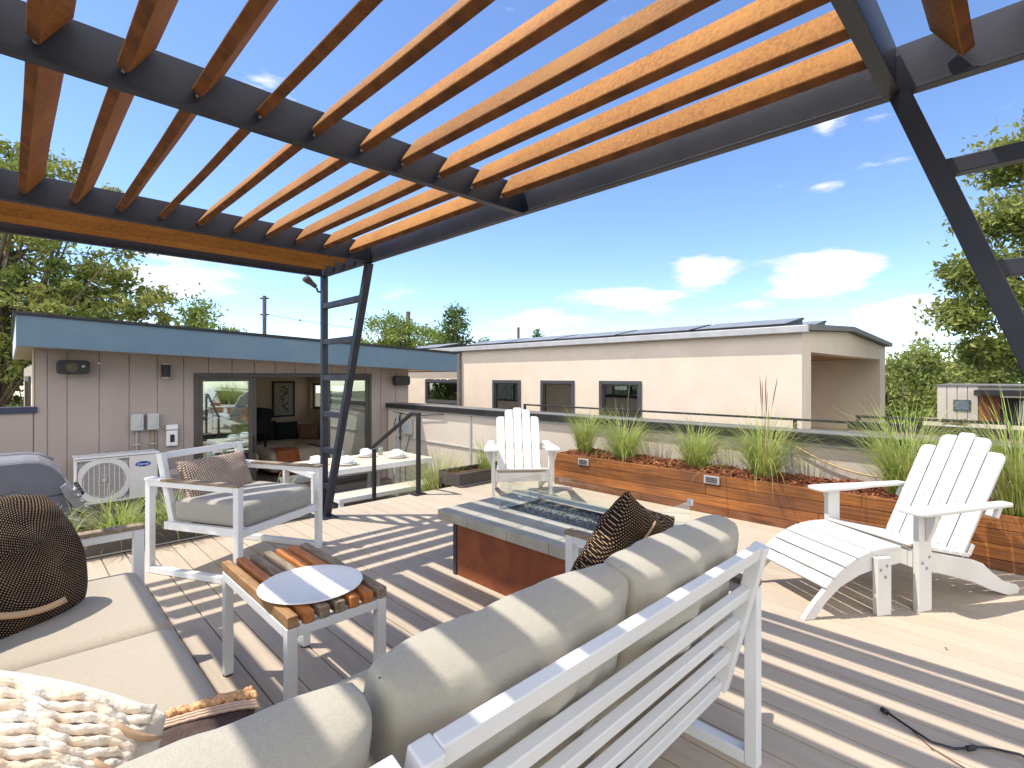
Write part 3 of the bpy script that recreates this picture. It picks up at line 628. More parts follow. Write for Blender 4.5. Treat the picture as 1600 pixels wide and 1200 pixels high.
mb = MB(); mb.lathe([(.22, 0), (.22, .006)], (cxx, F + .022, czz), 32, Matrix.Rotation(R(90), 4, 'X'))
mb.build('fan_recess', mat('fan_dark', (.30, .28, .26), .8, (.38, .36, .33), 60), ac, open_=True)
MB().lathe([(.0, .012), (.03, .010), (.035, 0)], (cxx, F + .008, czz), 16, Matrix.Rotation(R(90), 4, 'X')).build('hub', mat('fan_grey', (.42, .41, .38), .6), ac)
def text(body, name, size, m, mt, parent, ext=.0008, shear=0, sx=1):
    c = bpy.data.curves.new(name, 'FONT'); c.body = body; c.size = size; c.extrude = ext; c.align_x = 'CENTER'; c.align_y = 'CENTER'; c.shear = shear
    t_ = bpy.data.objects.new(name + '_tmp', c); col.objects.link(t_); bpy.context.view_layer.update()
    me = bpy.data.meshes.new_from_object(t_.evaluated_get(bpy.context.evaluated_depsgraph_get())); bpy.data.objects.remove(t_); me.transform(WM[parent.name].inverted() @ m @ Matrix.Diagonal((sx, 1, 1, 1)))
    me.name = name; me.materials.clear(); me.materials.append(mt); o = bpy.data.objects.new(name, me); col.objects.link(o); o.parent = parent; WM[o.name] = WM[parent.name]; return o
LX, LZ = 1.305, .112
mb = MB(); mb.prism([(LX + .088 * math.cos(2 * math.pi * k / 32), LZ + .036 * math.sin(2 * math.pi * k / 32)) for k in range(32)], F - .004, F - .0005, lambda a, b, y: (a, y, b))
badge = mb.build('badge', mat('badge_blue', (.012, .05, .26), .35), ac)
mw = Matrix.Translation((LX, F - .0052, LZ - .001)) @ Matrix.Rotation(R(90), 4, 'X')
text('Carrier', 'lettering', .046, mw, mat('badge_white', (.8, .8, .8), .5), badge, shear=.2)
mb = MB(); mb.box(.66, .70, 8.5, 8.998, -.40, -.352); mb.box(1.36, 1.40, 8.5, 8.998, -.40, -.352); mb.box(.66, .70, 8.96, 8.998, -.65, -.401); mb.box(1.36, 1.40, 8.96, 8.998, -.65, -.401); mb.build('bracket', M_BLACKM, ac)
# grill
gr = thing('gas_grill', 'grey gas barbecue grill with domed lid and silver control panel', 'grill', (0.0, 6.5, -.7))
M_GR = mat('grill_grey', (.11, .115, .14), .5, (.14, .145, .17), 3, bump=.1, bscale=60); M_SIL = mat('grill_silver', (.42, .42, .44), .35, (.34, .34, .37), 5, metal=.6)
dome = [(-.62, .27), (-.60, .42), (-.50, .50), (-.35, .535), (.10, .54), (.19, .53), (.26, .49), (.33, .41), (.375, .31), (.385, .235), (.30, .225), (.19, .22), (.12, .24), (.07, .285), (.04, .295), (.0, .285), (-.1, .275)]
MB().prism(dome, 6.2, 6.24, lambda a, b, y: (a, y, b)).build('lid_end', M_GR, gr, bevel=.006)
dm = [(-.61, .28), (-.59, .43), (-.49, .515), (-.34, .55), (.10, .555), (.20, .545), (.28, .50), (.35, .41), (.39, .30), (.39, .25), (-.5, .25)]
MB().prism(dm, 6.241, 6.95, lambda a, b, y: (a, y, b)).build('lid', M_SIL, gr, bevel=.006)
MB().tube([(-.6, 6.30, .60), (-.35, 6.30, .615), (.1, 6.30, .615), (.2, 6.30, .60), (.29, 6.3, .54)], .012, 8).build('handle', M_SIL, gr, smooth=True)
mb = MB(); mb.prism([(-.58, -.02), (.40, -.02), (.42, .10), (.36, .22), (.05, .255), (-.58, .245)], 6.215, 6.93, lambda a, b, y: (a, y, b)); mb.build('firebox', M_GR, gr, bevel=.01)
mb = MB(); mb.prism([(.37, .33), (.50, .12), (.53, .05), (.46, .05), (.36, .21), (.33, .30)], 6.16, 6.98, lambda a, b, y: (a, y, b)); mb.build('control_panel', M_SIL, gr, bevel=.006)
mb = MB()
for k in range(4):
    y = 6.30 + k * .17; mb.lathe([(.028, 0), (.028, .02), (.02, .035)], (.475, y, .20), 12, Matrix.Rotation(R(60), 4, 'Y')); 
kn = mb.build('knob', M_BLACK, gr)
mb = MB()
for k in range(4): mb.lathe([(.024, 0), (.022, .03), (.0, .032)], (.42 + .028 * k, 6.14, .26 - .055 * k), 10, Matrix.Rotation(R(75), 4, 'Y'))
mb.build('side_knob', M_SIL, gr, smooth=True)
mb = MB(); mb.box(-.5, .36, 6.25, 6.9, -.60, -.03); mb.build('cabinet', M_GR, gr, bevel=.01)
mb = MB(); mb.prism([(.05, .0), (.40, .04), (.47, .0), (.47, -.12), (.05, -.14)], 6.05, 6.2, lambda a, b, y: (a, y, b)); mb.build('drip_shelf', M_SIL, gr, bevel=.015)
mb = MB()
for x in (-.45, .32): mb.box(x - .03, x + .03, 6.3, 6.36, -.7, -.601); mb.box(x - .03, x + .03, 6.8, 6.86, -.7, -.601)
mb.build('caster', M_BLACK, gr)

# ------------------------------------------------------------------ room interior
M_ISOFA = mat('cream_sofa', (.62, .52, .41), .95, (.57, .48, .38), 8, bump=.2, bscale=90)
s_ = thing('indoor_sofa', 'cream sectional sofa inside the room behind the open door', 'sofa', (4.7, 13.0, -.7))
softbox(1.9, .85, .34, .08, .02, 6, m=Matrix.Translation((4.72, 12.75, -.45))).build('seat', M_ISOFA, s_, smooth=True)
softbox(1.9, .28, .75, .1, .02, 6, m=Matrix.Translation((4.72, 13.3, -.24))).build('backrest', M_ISOFA, s_, smooth=True)
softbox(.85, 1.3, .36, .1, .03, 6, m=Matrix.Translation((5.2, 11.75, -.44))).build('chaise', M_ISOFA, s_, smooth=True)
softbox(.26, 1.0, .5, .1, .02, 6, m=Matrix.Translation((3.72, 12.8, -.40))).build('armrest', M_ISOFA, s_, smooth=True)
mb = softbox(1.15, .95, .42, .12, .03, 8, m=Matrix.Translation((4.25, 11.0, -.42))); mb.build('ottoman', M_ISOFA, smooth=True, label='cream upholstered ottoman under the rust throw just inside the open door', category='ottoman')
mb = softbox(.9, .9, .42, .12, .03, 8, m=Matrix.Translation((3.15, 11.3, -.42))); mb.build('ottoman', M_ISOFA, smooth=True, label='cream upholstered seat behind the door handle inside the room', category='ottoman')
th = MB(); vs = []; fs = []
for i in range(13):
    for j in range(25):
        u = i / 12; v = j / 24; x = 3.80 + .45 * u + .03 * math.sin(v * 9)
        if v < .5: y = 11.02 - v * 1.0; z = -.178 + .008 * math.sin(u * 20)
        else: y = 10.50 - .02 * math.sin(u * 16 + v * 3); z = -.182 - (v - .5) * .96
        vs.append((x, y, z))
fs = [(i * 25 + j, (i + 1) * 25 + j, (i + 1) * 25 + j + 1, i * 25 + j + 1) for i in range(12) for j in range(24)]
th.add(vs, fs); th.build('throw_blanket', mat('rust_knit', (.50, .17, .07), .95, (.38, .11, .045), 20, bump=.6, bscale=80), open_=True, smooth=True, label='rust orange fringed throw blanket draped over the cream ottoman', category='blanket')
for (x, y, z, w, h, rz, mt, lab) in ((4.45, 13.08, -.02, .55, .48, .1, mat('dark_green_velvet', (.02, .035, .028), .9), 'dark green cushion on the left of the indoor sofa'),
                                (4.92, 13.02, -.04, .55, .45, -.1, MATS['dark_green_velvet'], 'dark green cushion in the middle of the indoor sofa'),
                                (5.40, 12.85, -.08, .5, .40, -.25, mat('braided_tan', (.40, .26, .19), .9, (.20, .10, .07), 30), 'tan braided cushion on the right of the indoor sofa')):
    m = Matrix.Translation((x, y, z)) @ Matrix.Rotation(rz, 4, 'Z') @ Matrix.Rotation(R(75), 4, 'X')
    pillow(w, h, .16, 12, m=m).build('cushion', mt, smooth=True, label=lab, category='cushion', group='cushions on the indoor sofa')
pc = thing('picture', 'framed botanical print on the back wall of the room', 'picture', (5.06, 13.59, .2))
px0, px1, pz0, pz1 = 4.78, 5.34, .26, 1.17
mb = MB(); mb.box(px0, px1, 13.56, 13.598, pz1 - .04, pz1); mb.box(px0, px1, 13.56, 13.598, pz0, pz0 + .04); mb.box(px0, px0 + .04, 13.56, 13.598, pz0 + .041, pz1 - .041); mb.box(px1 - .04, px1, 13.56, 13.598, pz0 + .041, pz1 - .041)
mb.build('frame', M_BLACK, pc); B(px0 + .041, px1 - .041, 13.575, 13.595, pz0 + .041, pz1 - .041).build('paper', mat('print_paper', (.42, .40, .34), .8), pc)
mb = MB(); rd = random.Random(2)
for k in range(26):
    cx_, cz_ = 5.05 + rd.uniform(-.12, .12), .4 + k * .025; w = rd.uniform(.03, .07)
    mb.add([(cx_ - w, 13.573, cz_), (cx_, 13.573, cz_ - .015), (cx_ + w, 13.573, cz_ + .01), (cx_, 13.573, cz_ + .03)], [(0, 1, 2, 3)])
mb.build('leaf_drawing', mat('print_green', (.10, .16, .06), .8), pc, open_=True)
bs_ = thing('bar_stool', 'black high-backed bar stool inside the room', 'bar stool', (4.0, 12.5, -.7), 0)
mb = MB(); mb.prism(rounded([(3.35, -.02), (3.85, -.02), (4.0, .55), (3.75, .58), (3.62, .2), (3.35, .12)], .06), 12.3, 12.75, lambda a, b, y: (a + .38, y, b)); mb.build('seat', M_BLACK, bs_, bevel=.02)
for x, y in ((3.81, 12.35), (4.18, 12.35), (3.81, 12.7), (4.18, 12.7)): MB().bar((x, y, -.7), (x + .02, y, -.02), .04, .04, (0, 1, 0)).build('leg', M_BLACK, bs_)
ct = thing('side_table', 'dark metal nesting side table inside the room', 'table', (4.6, 11.4, -.7))
B(4.2, 4.9, 11.0, 11.5, -.24, -.22).build('tabletop', M_BLACK, ct)
for x, y in ((4.22, 11.02), (4.88, 11.02), (4.22, 11.48), (4.88, 11.48)): MB().bar((x, y, -.7), (x, y, -.24), .02, .02, (0, 1, 0)).build('leg', M_BLACK, ct)
B(2.6, 5.2, 9.6, 12.6, -.7015, -.694).build('rug', mat('dark_rug', (.12, .09, .08), 1, (.22, .17, .14), 18, bump=.4), None, label='dark patterned rug on the floor inside the room', category='rug')

# ------------------------------------------------------------------ dining table, benches and place settings
M_TOP = mat('beige_slat_top', (.56, .49, .40), .6, (.50, .44, .36), 6, (1, 8, 1))
dt = thing('dining_table', 'long pale patio dining table with white metal frame below the deck', 'table', (3.8, 7.0, -.7))
TZ = .05
mb = MB()
for k in range(10): mb.box(2.82, 4.66, 6.56 + k * .098, 6.56 + k * .098 + .094, TZ - .02, TZ)
mb.build('tabletop', M_TOP, dt, bevel=.002)
mb = MB(); mb.box(2.80, 4.68, 6.53, 6.559, TZ - .075, TZ - .001); mb.box(2.80, 4.68, 7.541, 7.57, TZ - .075, TZ - .001); mb.box(2.80, 2.8195, 6.56, 7.54, TZ - .075, TZ - .001); mb.box(4.6605, 4.68, 6.56, 7.54, TZ - .075, TZ - .001)
mb.build('frame', M_WHITE, dt, bevel=.003)
for x, y in ((2.84, 6.57), (4.64, 6.57), (2.84, 7.53), (4.64, 7.53)): MB().bar((x, y, -.7), (x, y, TZ - .0755), .07, .07, (0, 1, 0)).build('leg', M_WHITE, dt, bevel=.003)
def bench(y0, y1, lab):
    t = thing('bench', lab, 'bench', (3.7, (y0 + y1) / 2, -.7), group='benches at the patio dining table'); z = -.24
    mb = MB()
    for k in range(3): mb.box(2.98, 4.46, y0 + .01 + k * (y1 - y0 - .02) / 3, y0 + .006 + (k + 1) * (y1 - y0 - .02) / 3, z - .02, z)
    mb.build('seat', M_TOP, t, bevel=.002)
    mb = MB(); mb.box(2.96, 4.48, y0 - .015, y0 + .009, z - .06, z - .001); mb.box(2.96, 4.48, y1 - .009, y1 + .015, z - .06, z - .001); mb.box(2.96, 2.9795, y0 + .01, y1 - .01, z - .06, z - .001); mb.box(4.4605, 4.48, y0 + .01, y1 - .01, z - .06, z - .001); mb.build('frame', M_WHITE, t, bevel=.002)
    for x in (2.995, 4.445):
        for y in (y0 + .02, y1 - .02): MB().bar((x, y, -.7), (x, y, z - .0605), .05, .05, (0, 1, 0)).build('leg', M_WHITE, t, bevel=.002)
bench(6.12, 6.46, 'pale bench on the near side of the patio dining table'); bench(7.75, 8.09, 'pale bench on the far side of the patio dining table')
M_CHINA = mat('white_china', (.82, .82, .80), .25, spec=.6)
for x, y, lab in ((3.12, 7.12, 'white dishes stacked at the left end of the dining table behind the ladder post'), (3.42, 6.82, 'white dishes stacked at the near left of the dining table'), (3.98, 7.30, 'white dishes stacked at the far side of the dining table beside the glass'), (4.28, 6.88, 'white dishes stacked at the near right end of the dining table')):
    t = thing('place_setting', lab, 'dishes', (x, y, TZ), group='place settings on the dining table')
    MB().lathe([(0, .004), (.15, .004), (.17, .012), (.172, .008), (.15, .0), (0, .0)], (x, y, TZ), 28).build('charger', mat('straw_charger', (.52, .47, .38), .8), t, smooth=True)
    MB().lathe([(0, .014), (.10, .014), (.135, .028), (.137, .024), (.10, .008), (0, .008)], (x, y, TZ), 28).build('plate', M_CHINA, t, smooth=True)
    MB().lathe([(0, .02), (.06, .022), (.10, .06), (.105, .085), (.098, .083), (.085, .05), (0, .03)], (x, y, TZ), 24).build('bowl', M_CHINA, t, smooth=True)
    pillow(.17, .14, .05, 8, m=Matrix.Translation((x, y, TZ + .095)) @ Matrix.Rotation(.4, 4, 'Z') @ Matrix.Rotation(.3, 4, 'X')).build('napkin', mat('napkin_blue', (.62, .68, .74), .8), t, smooth=True)
for x, y, lab in ((3.62, 7.42, 'clear drinking glass at the left on the dining table'), (4.22, 7.30, 'clear drinking glass near the right end of the dining table')):
    MB().lathe([(0, 0), (.035, 0), (.042, .13), (.039, .13), (.033, .006), (0, .006)], (x, y, TZ), 20).build('drinking_glass', glass('tumbler_glass_%d' % int(x * 10), (.85, .88, .86), .12, .8), smooth=True, label=lab, category='glass', group='drinking glasses on the dining table')

# ------------------------------------------------------------------ fire pit
fp = thing('fire_pit_table', 'rectangular fire pit table with rusted steel sides and slate tile top', 'fire pit', (2.44, 2.0, 0))
x0, x1, y0, y1 = 2.09, 2.80, 1.34, 2.69
M_RUST = mat('corten_rust', (.15, .040, .017), .7, (.25, .072, .022), 3.5, (1, 1.6, 1), .5, 60, bdist=.004, col3=(.095, .030, .018), scale3=9, amt3=.55, detail=9, contrast=(.3, .7))
B(x0 + .01, x1 - .01, y0 + .01, y1 - .01, 0, .355).build('side_panels', M_RUST, fp)
for x in (x0, x1 - .03):
    for y in (y0, y1 - .03): B(x, x + .03, y, y + .03, 0, .356).build('corner_post', mat('corner_steel', (.04, .042, .055), .45), fp, bevel=.002)
M_SLATE = mat('slate_tile', (.29, .275, .23), .75, (.38, .36, .31), 5, (1, 1, 1), .45, 14, bdist=.006, col3=(.19, .20, .185), scale3=3)
mb = MB(); tx = [2.03, 2.395, 2.685, 2.87]; ty = [1.26, 1.56, 1.93, 2.20, 2.47, 2.78]
tb_ = [1.26, 1.47, 1.80, 2.12, 2.475, 2.78]
for a, b in zip(tb_[:-1], tb_[1:]):
    mb.box(2.03, 2.379, a + .0015, b - .0015, .358, .42); mb.box(2.705, 2.87, a + .0015, b - .0015, .358, .42)
mb.box(2.381, 2.703, 2.4765, 2.7785, .358, .42); mb.box(2.381, 2.703, 1.2615, 1.4685, .358, .42)
mb.build('slate_top', M_SLATE, fp, bevel=.005)
mb = MB(); mb.box(2.38, 2.704, 1.47, 2.4755, .36, .375); mb.box(2.38, 2.384, 1.47, 2.475, .3755, .424); mb.box(2.70, 2.704, 1.47, 2.475, .3755, .424); mb.box(2.3845, 2.6995, 1.47, 1.474, .3755, .424); mb.box(2.3845, 2.6995, 2.4715, 2.4755, .3755, .424)
mb.build('burner_tray', M_BLACKM, fp)
mb = MB(); rd = random.Random(4)
bm_ = bmesh.new(); bmesh.ops.create_icosphere(bm_, subdivisions=1, radius=1); iv = [v.co.copy() for v in bm_.verts]; iff = [tuple(v.index for v in f.verts) for f in bm_.faces]; bm_.free()
for k in range(1500):
    x = rd.uniform(2.395, 2.69); y = rd.uniform(1.485, 2.46); s = rd.uniform(.007, .014)
    m = Matrix.Translation((x, y, rd.uniform(.385, .409))) @ Euler((rd.uniform(0, 6), rd.uniform(0, 6), rd.uniform(0, 6))).to_matrix().to_4x4() @ Matrix.Diagonal((s * rd.uniform(.9, 1.5), s, s * rd.uniform(.5, .9), 1))
    mb.add([m @ v for v in iv], iff)
mb.build('fire_glass_stones', mat('black_lava', (.035, .040, .05), .35, (.12, .13, .15), 60, spec=.6), fp, smooth=True, kind='stuff')
gx0, gx1, gy0, gy1, gz0, gz1 = 2.335, 2.745, 1.36, 2.50, .435, .60
for a in ((gx0, gx0 + .006, gy0, gy1), (gx1 - .006, gx1, gy0, gy1), (gx0 + .007, gx1 - .007, gy0, gy0 + .006), (gx0 + .007, gx1 - .007, gy1 - .006, gy1)):
    MB().box(*a, gz0, gz1).build('glass_guard', G_CLEAR, fp)
for x in (gx0, gx1):
    for y in (gy0, gy1):
        sx_ = .035 if x == gx0 else -.035; sy_ = .035 if y == gy0 else -.035
        mb = MB(); mb.box(min(x - .004, x + sx_), max(x - .004, x + sx_) if x == gx0 else x + .004, min(y, y + sy_), max(y, y + sy_), .4205, .434)
        mb.box(min(x, x + sx_), max(x, x + sx_), min(y - .004 if y == gy0 else y, y + .004 if y == gy1 else y), (y - .0005 if y == gy0 else y + .004), .4345, .46)
        mb.build('glass_clip', M_SIL, fp)
MB().box(gx1 - .012, gx1 + .006, gy0 - .006, gy0 + .02, .575, .608).build('glass_clip', M_WHITE, fp)

SCR = {}
def screw(par, mtx, r=.0055, h=.001):
    key = (r, h)
    if key not in SCR:
        me = bpy.data.meshes.new('screw'); n = 8; vs = [(r * math.cos(2 * math.pi * k / n), r * math.sin(2 * math.pi * k / n), 0) for k in range(n)] + [(r * .7 * math.cos(2 * math.pi * k / n), r * .7 * math.sin(2 * math.pi * k / n), h) for k in range(n)]
        me.from_pydata(vs, [], [(k, (k + 1) % n, n + (k + 1) % n, n + k) for k in range(n)] + [tuple(range(n, 2 * n))]); me.materials.append(M_SCREW); SCR[key] = me
    o = bpy.data.objects.new('screw', SCR[key]); col.objects.link(o); o.parent = par; o.matrix_local = mtx
# ------------------------------------------------------------------ adirondack chairs
def adirondack(lab, loc, fwd, tilt=0):
    rz = math.atan2(fwd[1], fwd[0]) - R(90)
    t = thing('adirondack_chair', lab, 'chair', loc, rz, group='white adirondack chairs on the deck')
    W = dict(parent=t, world=False)
    def bd(mb, nm, bv=.004, mt=None): return mb.build(nm, mt or M_POLY, t, bevel=bv, world=False)
    for s in (-1, 1):
        bd(B(s * .292 - .017, s * .292 + .017, -.05, .045, 0, .545), 'front_leg')
        # corbel under the arm, outside of the leg
        poly = [(.0, .545), (.055, .545), (.05, .50), (.03, .44), (.012, .40), (0, .385)]
        bd(MB().prism(poly, -.03, -.0, lambda a, b, y: (s * (.3095 + a), y, b)), 'arm_bracket', .003)
        st = [(.045, .235), (.045, .340), (-.42, .235), (-.50, .205), (-.56, .155), (-.66, .09), (-.775, .055), (-.80, .03), (-.785, .0), (-.70, 0), (-.56, .045), (-.42, .105), (-.2, .17)]
        bd(MB().prism(st, -.014, .014, lambda a, b, x: (s * .259 + x, a, b)), 'side_rail')
        arm = rounded([(s * .235, .125), (s * .385, .125), (s * .385, -.06), (s * .36, -.35), (s * .345, -.64), (s * .27, -.64), (s * .275, -.35), (s * .245, -.1)], [.03, .05, .02, .05, .03, .02, .05, .03])
        bd(MB().prism(arm, .5455, .567, lambda a, b, z: (a, b, z)), 'armrest', .006)
    bd(B(-.244, .244, .018, .045, .235, .325), 'front_apron')
    n = 6; gy = .078
    for k in range(n):
        y = .062 - k * gy; z = .3415 - (0.062 - y) * .2258 + .014
        m = Matrix.Translation((0, y - .035, z)) @ Matrix.Rotation(math.atan(.2258), 4, 'X')
        bd(MB().box(-.268, .268, -.0342, .0342, -.010, .010, m), 'seat_slat', .007 if k == 0 else .003)
    lean = R(31); by, bz = -.385, .225
    def PB(u, v, t_): return (u, by - v * math.sin(lean) - t_ * math.cos(lean) * -1, bz + v * math.cos(lean) + t_ * math.sin(lean))
    H = {0: .815, 1: .790, 2: .700}; BP = .098
    for i in range(-2, 3):
        bw, tw = .088, .092; c0 = i * (bw + .008); c1 = i * (tw + .008); a = abs(i); h = H[a]
        poly = [(c0 - bw / 2, 0), (c0 + bw / 2, 0), (c1 + tw / 2, h), (c1 - tw / 2, h)]
        rr_ = [0, 0, .022, .022] if a == 0 else ([0, 0, .085, .012] if i > 0 else [0, 0, .012, .085])
        if a == 1: rr_ = [0, 0, .06 if i > 0 else .01, .06 if i < 0 else .01]; 
        bd(MB().prism(rounded(poly, rr_, 6), 0, .02, PB), 'back_slat', .003)
    mb = MB()
    for v in (.34,):
        p = PB(0, v, -.02); m = Matrix.Translation(p) @ Matrix.Rotation(-lean, 4, 'X'); 
        mb.box(-.30, .30, -.018, .012, -.035, .035, Matrix.Translation((0, p[1] - .005, p[2])) @ Matrix.Rotation(lean, 4, 'X'))
    p = PB(0, .08, -.02); mb.box(-.243, .243, -.018, .012, -.035, .035, Matrix.Translation((0, p[1] - .005, p[2])) @ Matrix.Rotation(lean, 4, 'X'))
    bd(mb, 'back_brace')
    for i in range(-2, 3):
        for v in (.05, .34):
            c = i * BP; screw(t, Matrix.Translation(Vector(PB(c, v, .0202))) @ Matrix.Rotation(R(-90) + lean, 4, 'X'))
    for s in (-1, 1):
        for (y, z) in ((-.03, .30), (.02, .27), (-.01, .24)): screw(t, Matrix.Translation((s * .3095, y, z)) @ Matrix.Rotation(s * R(90), 4, 'Y'), .009, .003)
        for k in range(n): screw(t, Matrix.Translation((s * .25, .027 - k * gy, .3415 - k * gy * .2258 + .0180)), .0045)
    return t
adirondack('white adirondack chair standing alone behind the fire pit, facing the camera', (3.745, 3.68, 0), (-.66, -.75))
adirondack('large white adirondack chair at the right with a footstool in front of it', (3.765, .70, 0), (-.87, .49))
# footstool
ff = Vector((-.837, .547, 0)).normalized(); lat = Vector((.547, .837, 0))
org = Vector((3.405, .60, 0)) + lat * .275
fs_ = thing('footstool', 'white slatted curved footstool in front of the right adirondack chair', 'footstool', tuple(org), math.atan2(ff.y, ff.x) - R(90))
def FB(mb, nm, bv=.004, mt=None): return mb.build(nm, mt or M_POLY, fs_, bevel=bv, world=False)
curve = [(-.15, .352), (-.05, .352), (.05, .338), (.14, .308), (.22, .265), (.29, .21), (.34, .16)]
def cv(t):
    t = max(0, min(.9999, t)) * (len(curve) - 1); i = int(t); f = t - i; return Vector(curve[i]).lerp(Vector(curve[i + 1]), f)
for s in (-1, 1):
    FB(B(s * .282 - .017, s * .282 + .017, -.05, .04, 0, .315), 'leg')
    low = [(.47, 0), (.40, 0), (.33, .085), (.24, .16), (.12, .215), (0, .245), (-.13, .26), (-.16, .345)]
    poly = [tuple(Vector(p) - Vector((0, .012))) for p in curve] + [(.40, .09), (.45, .03)] + low[:1] + low[1:]
    FB(MB().prism(poly, -.014, .014, lambda a, b, x: (s * .249 + x, a, b)), 'side_rail')
for k in range(6):
    a = cv(k / 6 + .008); b = cv((k + 1) / 6 - .008); d = (b - a); L = d.length; ang = math.atan2(d.y, d.x); c = (a + b) / 2
    m = Matrix.Translation((0, c.x, c.y)) @ Matrix.Rotation(ang, 4, 'X'); FB(MB().box(-.272, .272, -L / 2, L / 2, -.0115, .0095, m), 'slat', .004)
for k in range(6):
    for f in (.25, .75):
        c = cv((k + f) / 6); d = cv((k + f) / 6 + .01) - c; nn = Vector((-d.y, d.x)).normalized() * .0100
        for s in (-1, 1): screw(fs_, Matrix.Translation((s * .25, c.x + nn.x, c.y + nn.y)) @ Matrix.Rotation(math.atan2(d.y, d.x), 4, 'X'), .0045)
for s in (-1, 1):
    for y, z in ((-.02, .27), (.02, .25), (-.01, .21)): screw(fs_, Matrix.Translation((s * .2995, y, z)) @ Matrix.Rotation(s * R(90), 4, 'Y'), .009, .003)

# ------------------------------------------------------------------ sofas
def rail(mb, p0, p1, w=.04, h=.04, up=(0, 0, 1)): mb.bar(p0, p1, w, h, up)
LN = Vector((0, -.13, .50)).normalized()
def backpt(v): return (0.752 - .13 * v / .5, .26 + v)      # (Y, z)
rs = thing('sofa', 'white metal framed outdoor sofa seen from behind with two taupe back cushions', 'sofa', (1.1, 1.05, 0))
def sofa_back(xa, xb, par, stiles=True):
    for k, z in enumerate((.738, .60, .49, .375, .262)):
        y = .752 - .13 * (z - .26) / .5; MB().bar((xa, y, z), (xb, y, z), .028, .042 if k else .046, tuple(LN)).build('back_rail', M_WHITE, par, bevel=.003)
    if stiles:
        for X in (xa - .0205, xb + .0205):
            MB().bar((X, .752, .245), (X, .620, .758), .04, .045, (0, 1, .2)).build('back_stile', M_WHITE, par, bevel=.003)
sofa_back(.455, 1.705, rs)
def seat_frame(par, xa, xb, ya, yb, z=.25):
    mb = MB(); mb.box(xa, xb, ya, ya + .04, z - .045, z); mb.box(xa, xb, yb - .04, yb, z - .045, z); mb.box(xa, xa + .04, ya + .0405, yb - .0405, z - .045, z); mb.box(xb - .04, xb, ya + .0405, yb - .0405, z - .045, z)
    for k in range(4):
        x = xa + (xb - xa) * (k + 1) / 5; mb.box(x - .02, x + .02, ya + .041, yb - .041, z - .03, z - .002)
    mb.build('seat_frame', M_WHITE, par, bevel=.003)
seat_frame(rs, .415, 1.745, .76, 1.44)
mb = MB(); X = 1.782
mb.box(X - .021, X + .021, .645, .687, 0.0, .60); mb.box(X - .021, X + .021, 1.42, 1.462, 0.0, .60); mb.box(X - .021, X + .021, .688, 1.419, 0.0, .042); mb.box(X - .021, X + .021, .688, 1.419, .565, .60)
mb.build('arm_frame', M_WHITE, rs, bevel=.003)
B(X - .026, X + .026, .645, 1.465, .6005, .620).build('armrest', M_TEAKG, rs, bevel=.004)
for y in (.72, 1.43): MB().box(.42, .46, y - .02, y + .02, 0, .204).build('leg', M_WHITE, rs, bevel=.003)
def leanm(x, y, z, ang, rz=0): return Matrix.Translation((x, y, z)) @ Matrix.Rotation(rz, 4, 'Z') @ Matrix.Rotation(ang, 4, 'X')
for k, (xc, w) in enumerate(((.755, .64), (1.41, .66))):
    softbox(w - .01, .70, .17, .075, .012, 16, m=Matrix.Translation((xc, 1.10, .337))).build('seat_cushion', M_SEAT, rs, smooth=True)
def backcush(par, xc, w, seed, y=.80, z=.605, ang=R(16), h=.44, rz=0):
    pillow(w + .02, h, .205, 40, pinch=.02, wr=.019, seed=seed, ex=.36, m=leanm(xc, y, z, ang, rz) @ Matrix.Rotation(R(90), 4, 'X')).build('back_cushion', M_CUSH, par, smooth=True)
    # zip seam
backcush(rs, .762, .655, 3, rz=0.0); backcush(rs, 1.412, .62, 9, z=.612, y=.79)
ls = thing('corner_sofa', 'white metal framed corner sofa with sand seat cushions at the lower left', 'sofa', (0, 1.8, 0))
sofa_back(-.50, .35, ls)
seat_frame(ls, -.42, .39, .76, 2.86)
mb = MB(); Y = 2.895
mb.box(.405, .447, Y - .021, Y + .021, 0, .60); mb.box(-.45, -.408, Y - .021, Y + .021, 0, .60); mb.box(-.407, .404, Y - .021, Y + .021, 0, .042); mb.box(-.407, .404, Y - .021, Y + .021, .565, .60)
mb.build('arm_frame', M_WHITE, ls, bevel=.003)
B(-.45, .447, Y - .028, Y + .028, .6005, .620).build('armrest', M_TEAKG, ls, bevel=.004)
for y in (.80, 2.80): MB().box(.345, .385, y - .02, y + .02, 0, .204).build('leg', M_WHITE, ls, bevel=.003)
for z in (.738, .60, .49): MB().bar((-.49, .80, z), (-.49, 2.87, z), .028, .042).build('side_back_rail', M_WHITE, ls, bevel=.003)
for (ya, yb) in ((.86, 1.50), (1.50, 2.14), (2.14, 2.865)):
    softbox(.84, yb - ya - .004, .175, .045, .010, 18, wr=.002, seed=ya, m=Matrix.Translation((0.0, (ya + yb) / 2, .340))).build('seat_cushion', M_SEAT, ls, smooth=True)
backcush(ls, .085, .61, 15, z=.592)
softbox(.18, .70, .40, .08, .01, 12, wr=.006, seed=4, m=Matrix.Translation((-.37, 1.75, .62)) @ Matrix.Rotation(R(-12), 4, 'Y')).build('back_cushion', M_CUSH, ls, smooth=True)
softbox(.18, .70, .40, .08, .01, 12, wr=.006, seed=5, m=Matrix.Translation((-.37, 2.47, .62)) @ Matrix.Rotation(R(-12), 4, 'Y')).build('back_cushion', M_CUSH, ls, smooth=True)

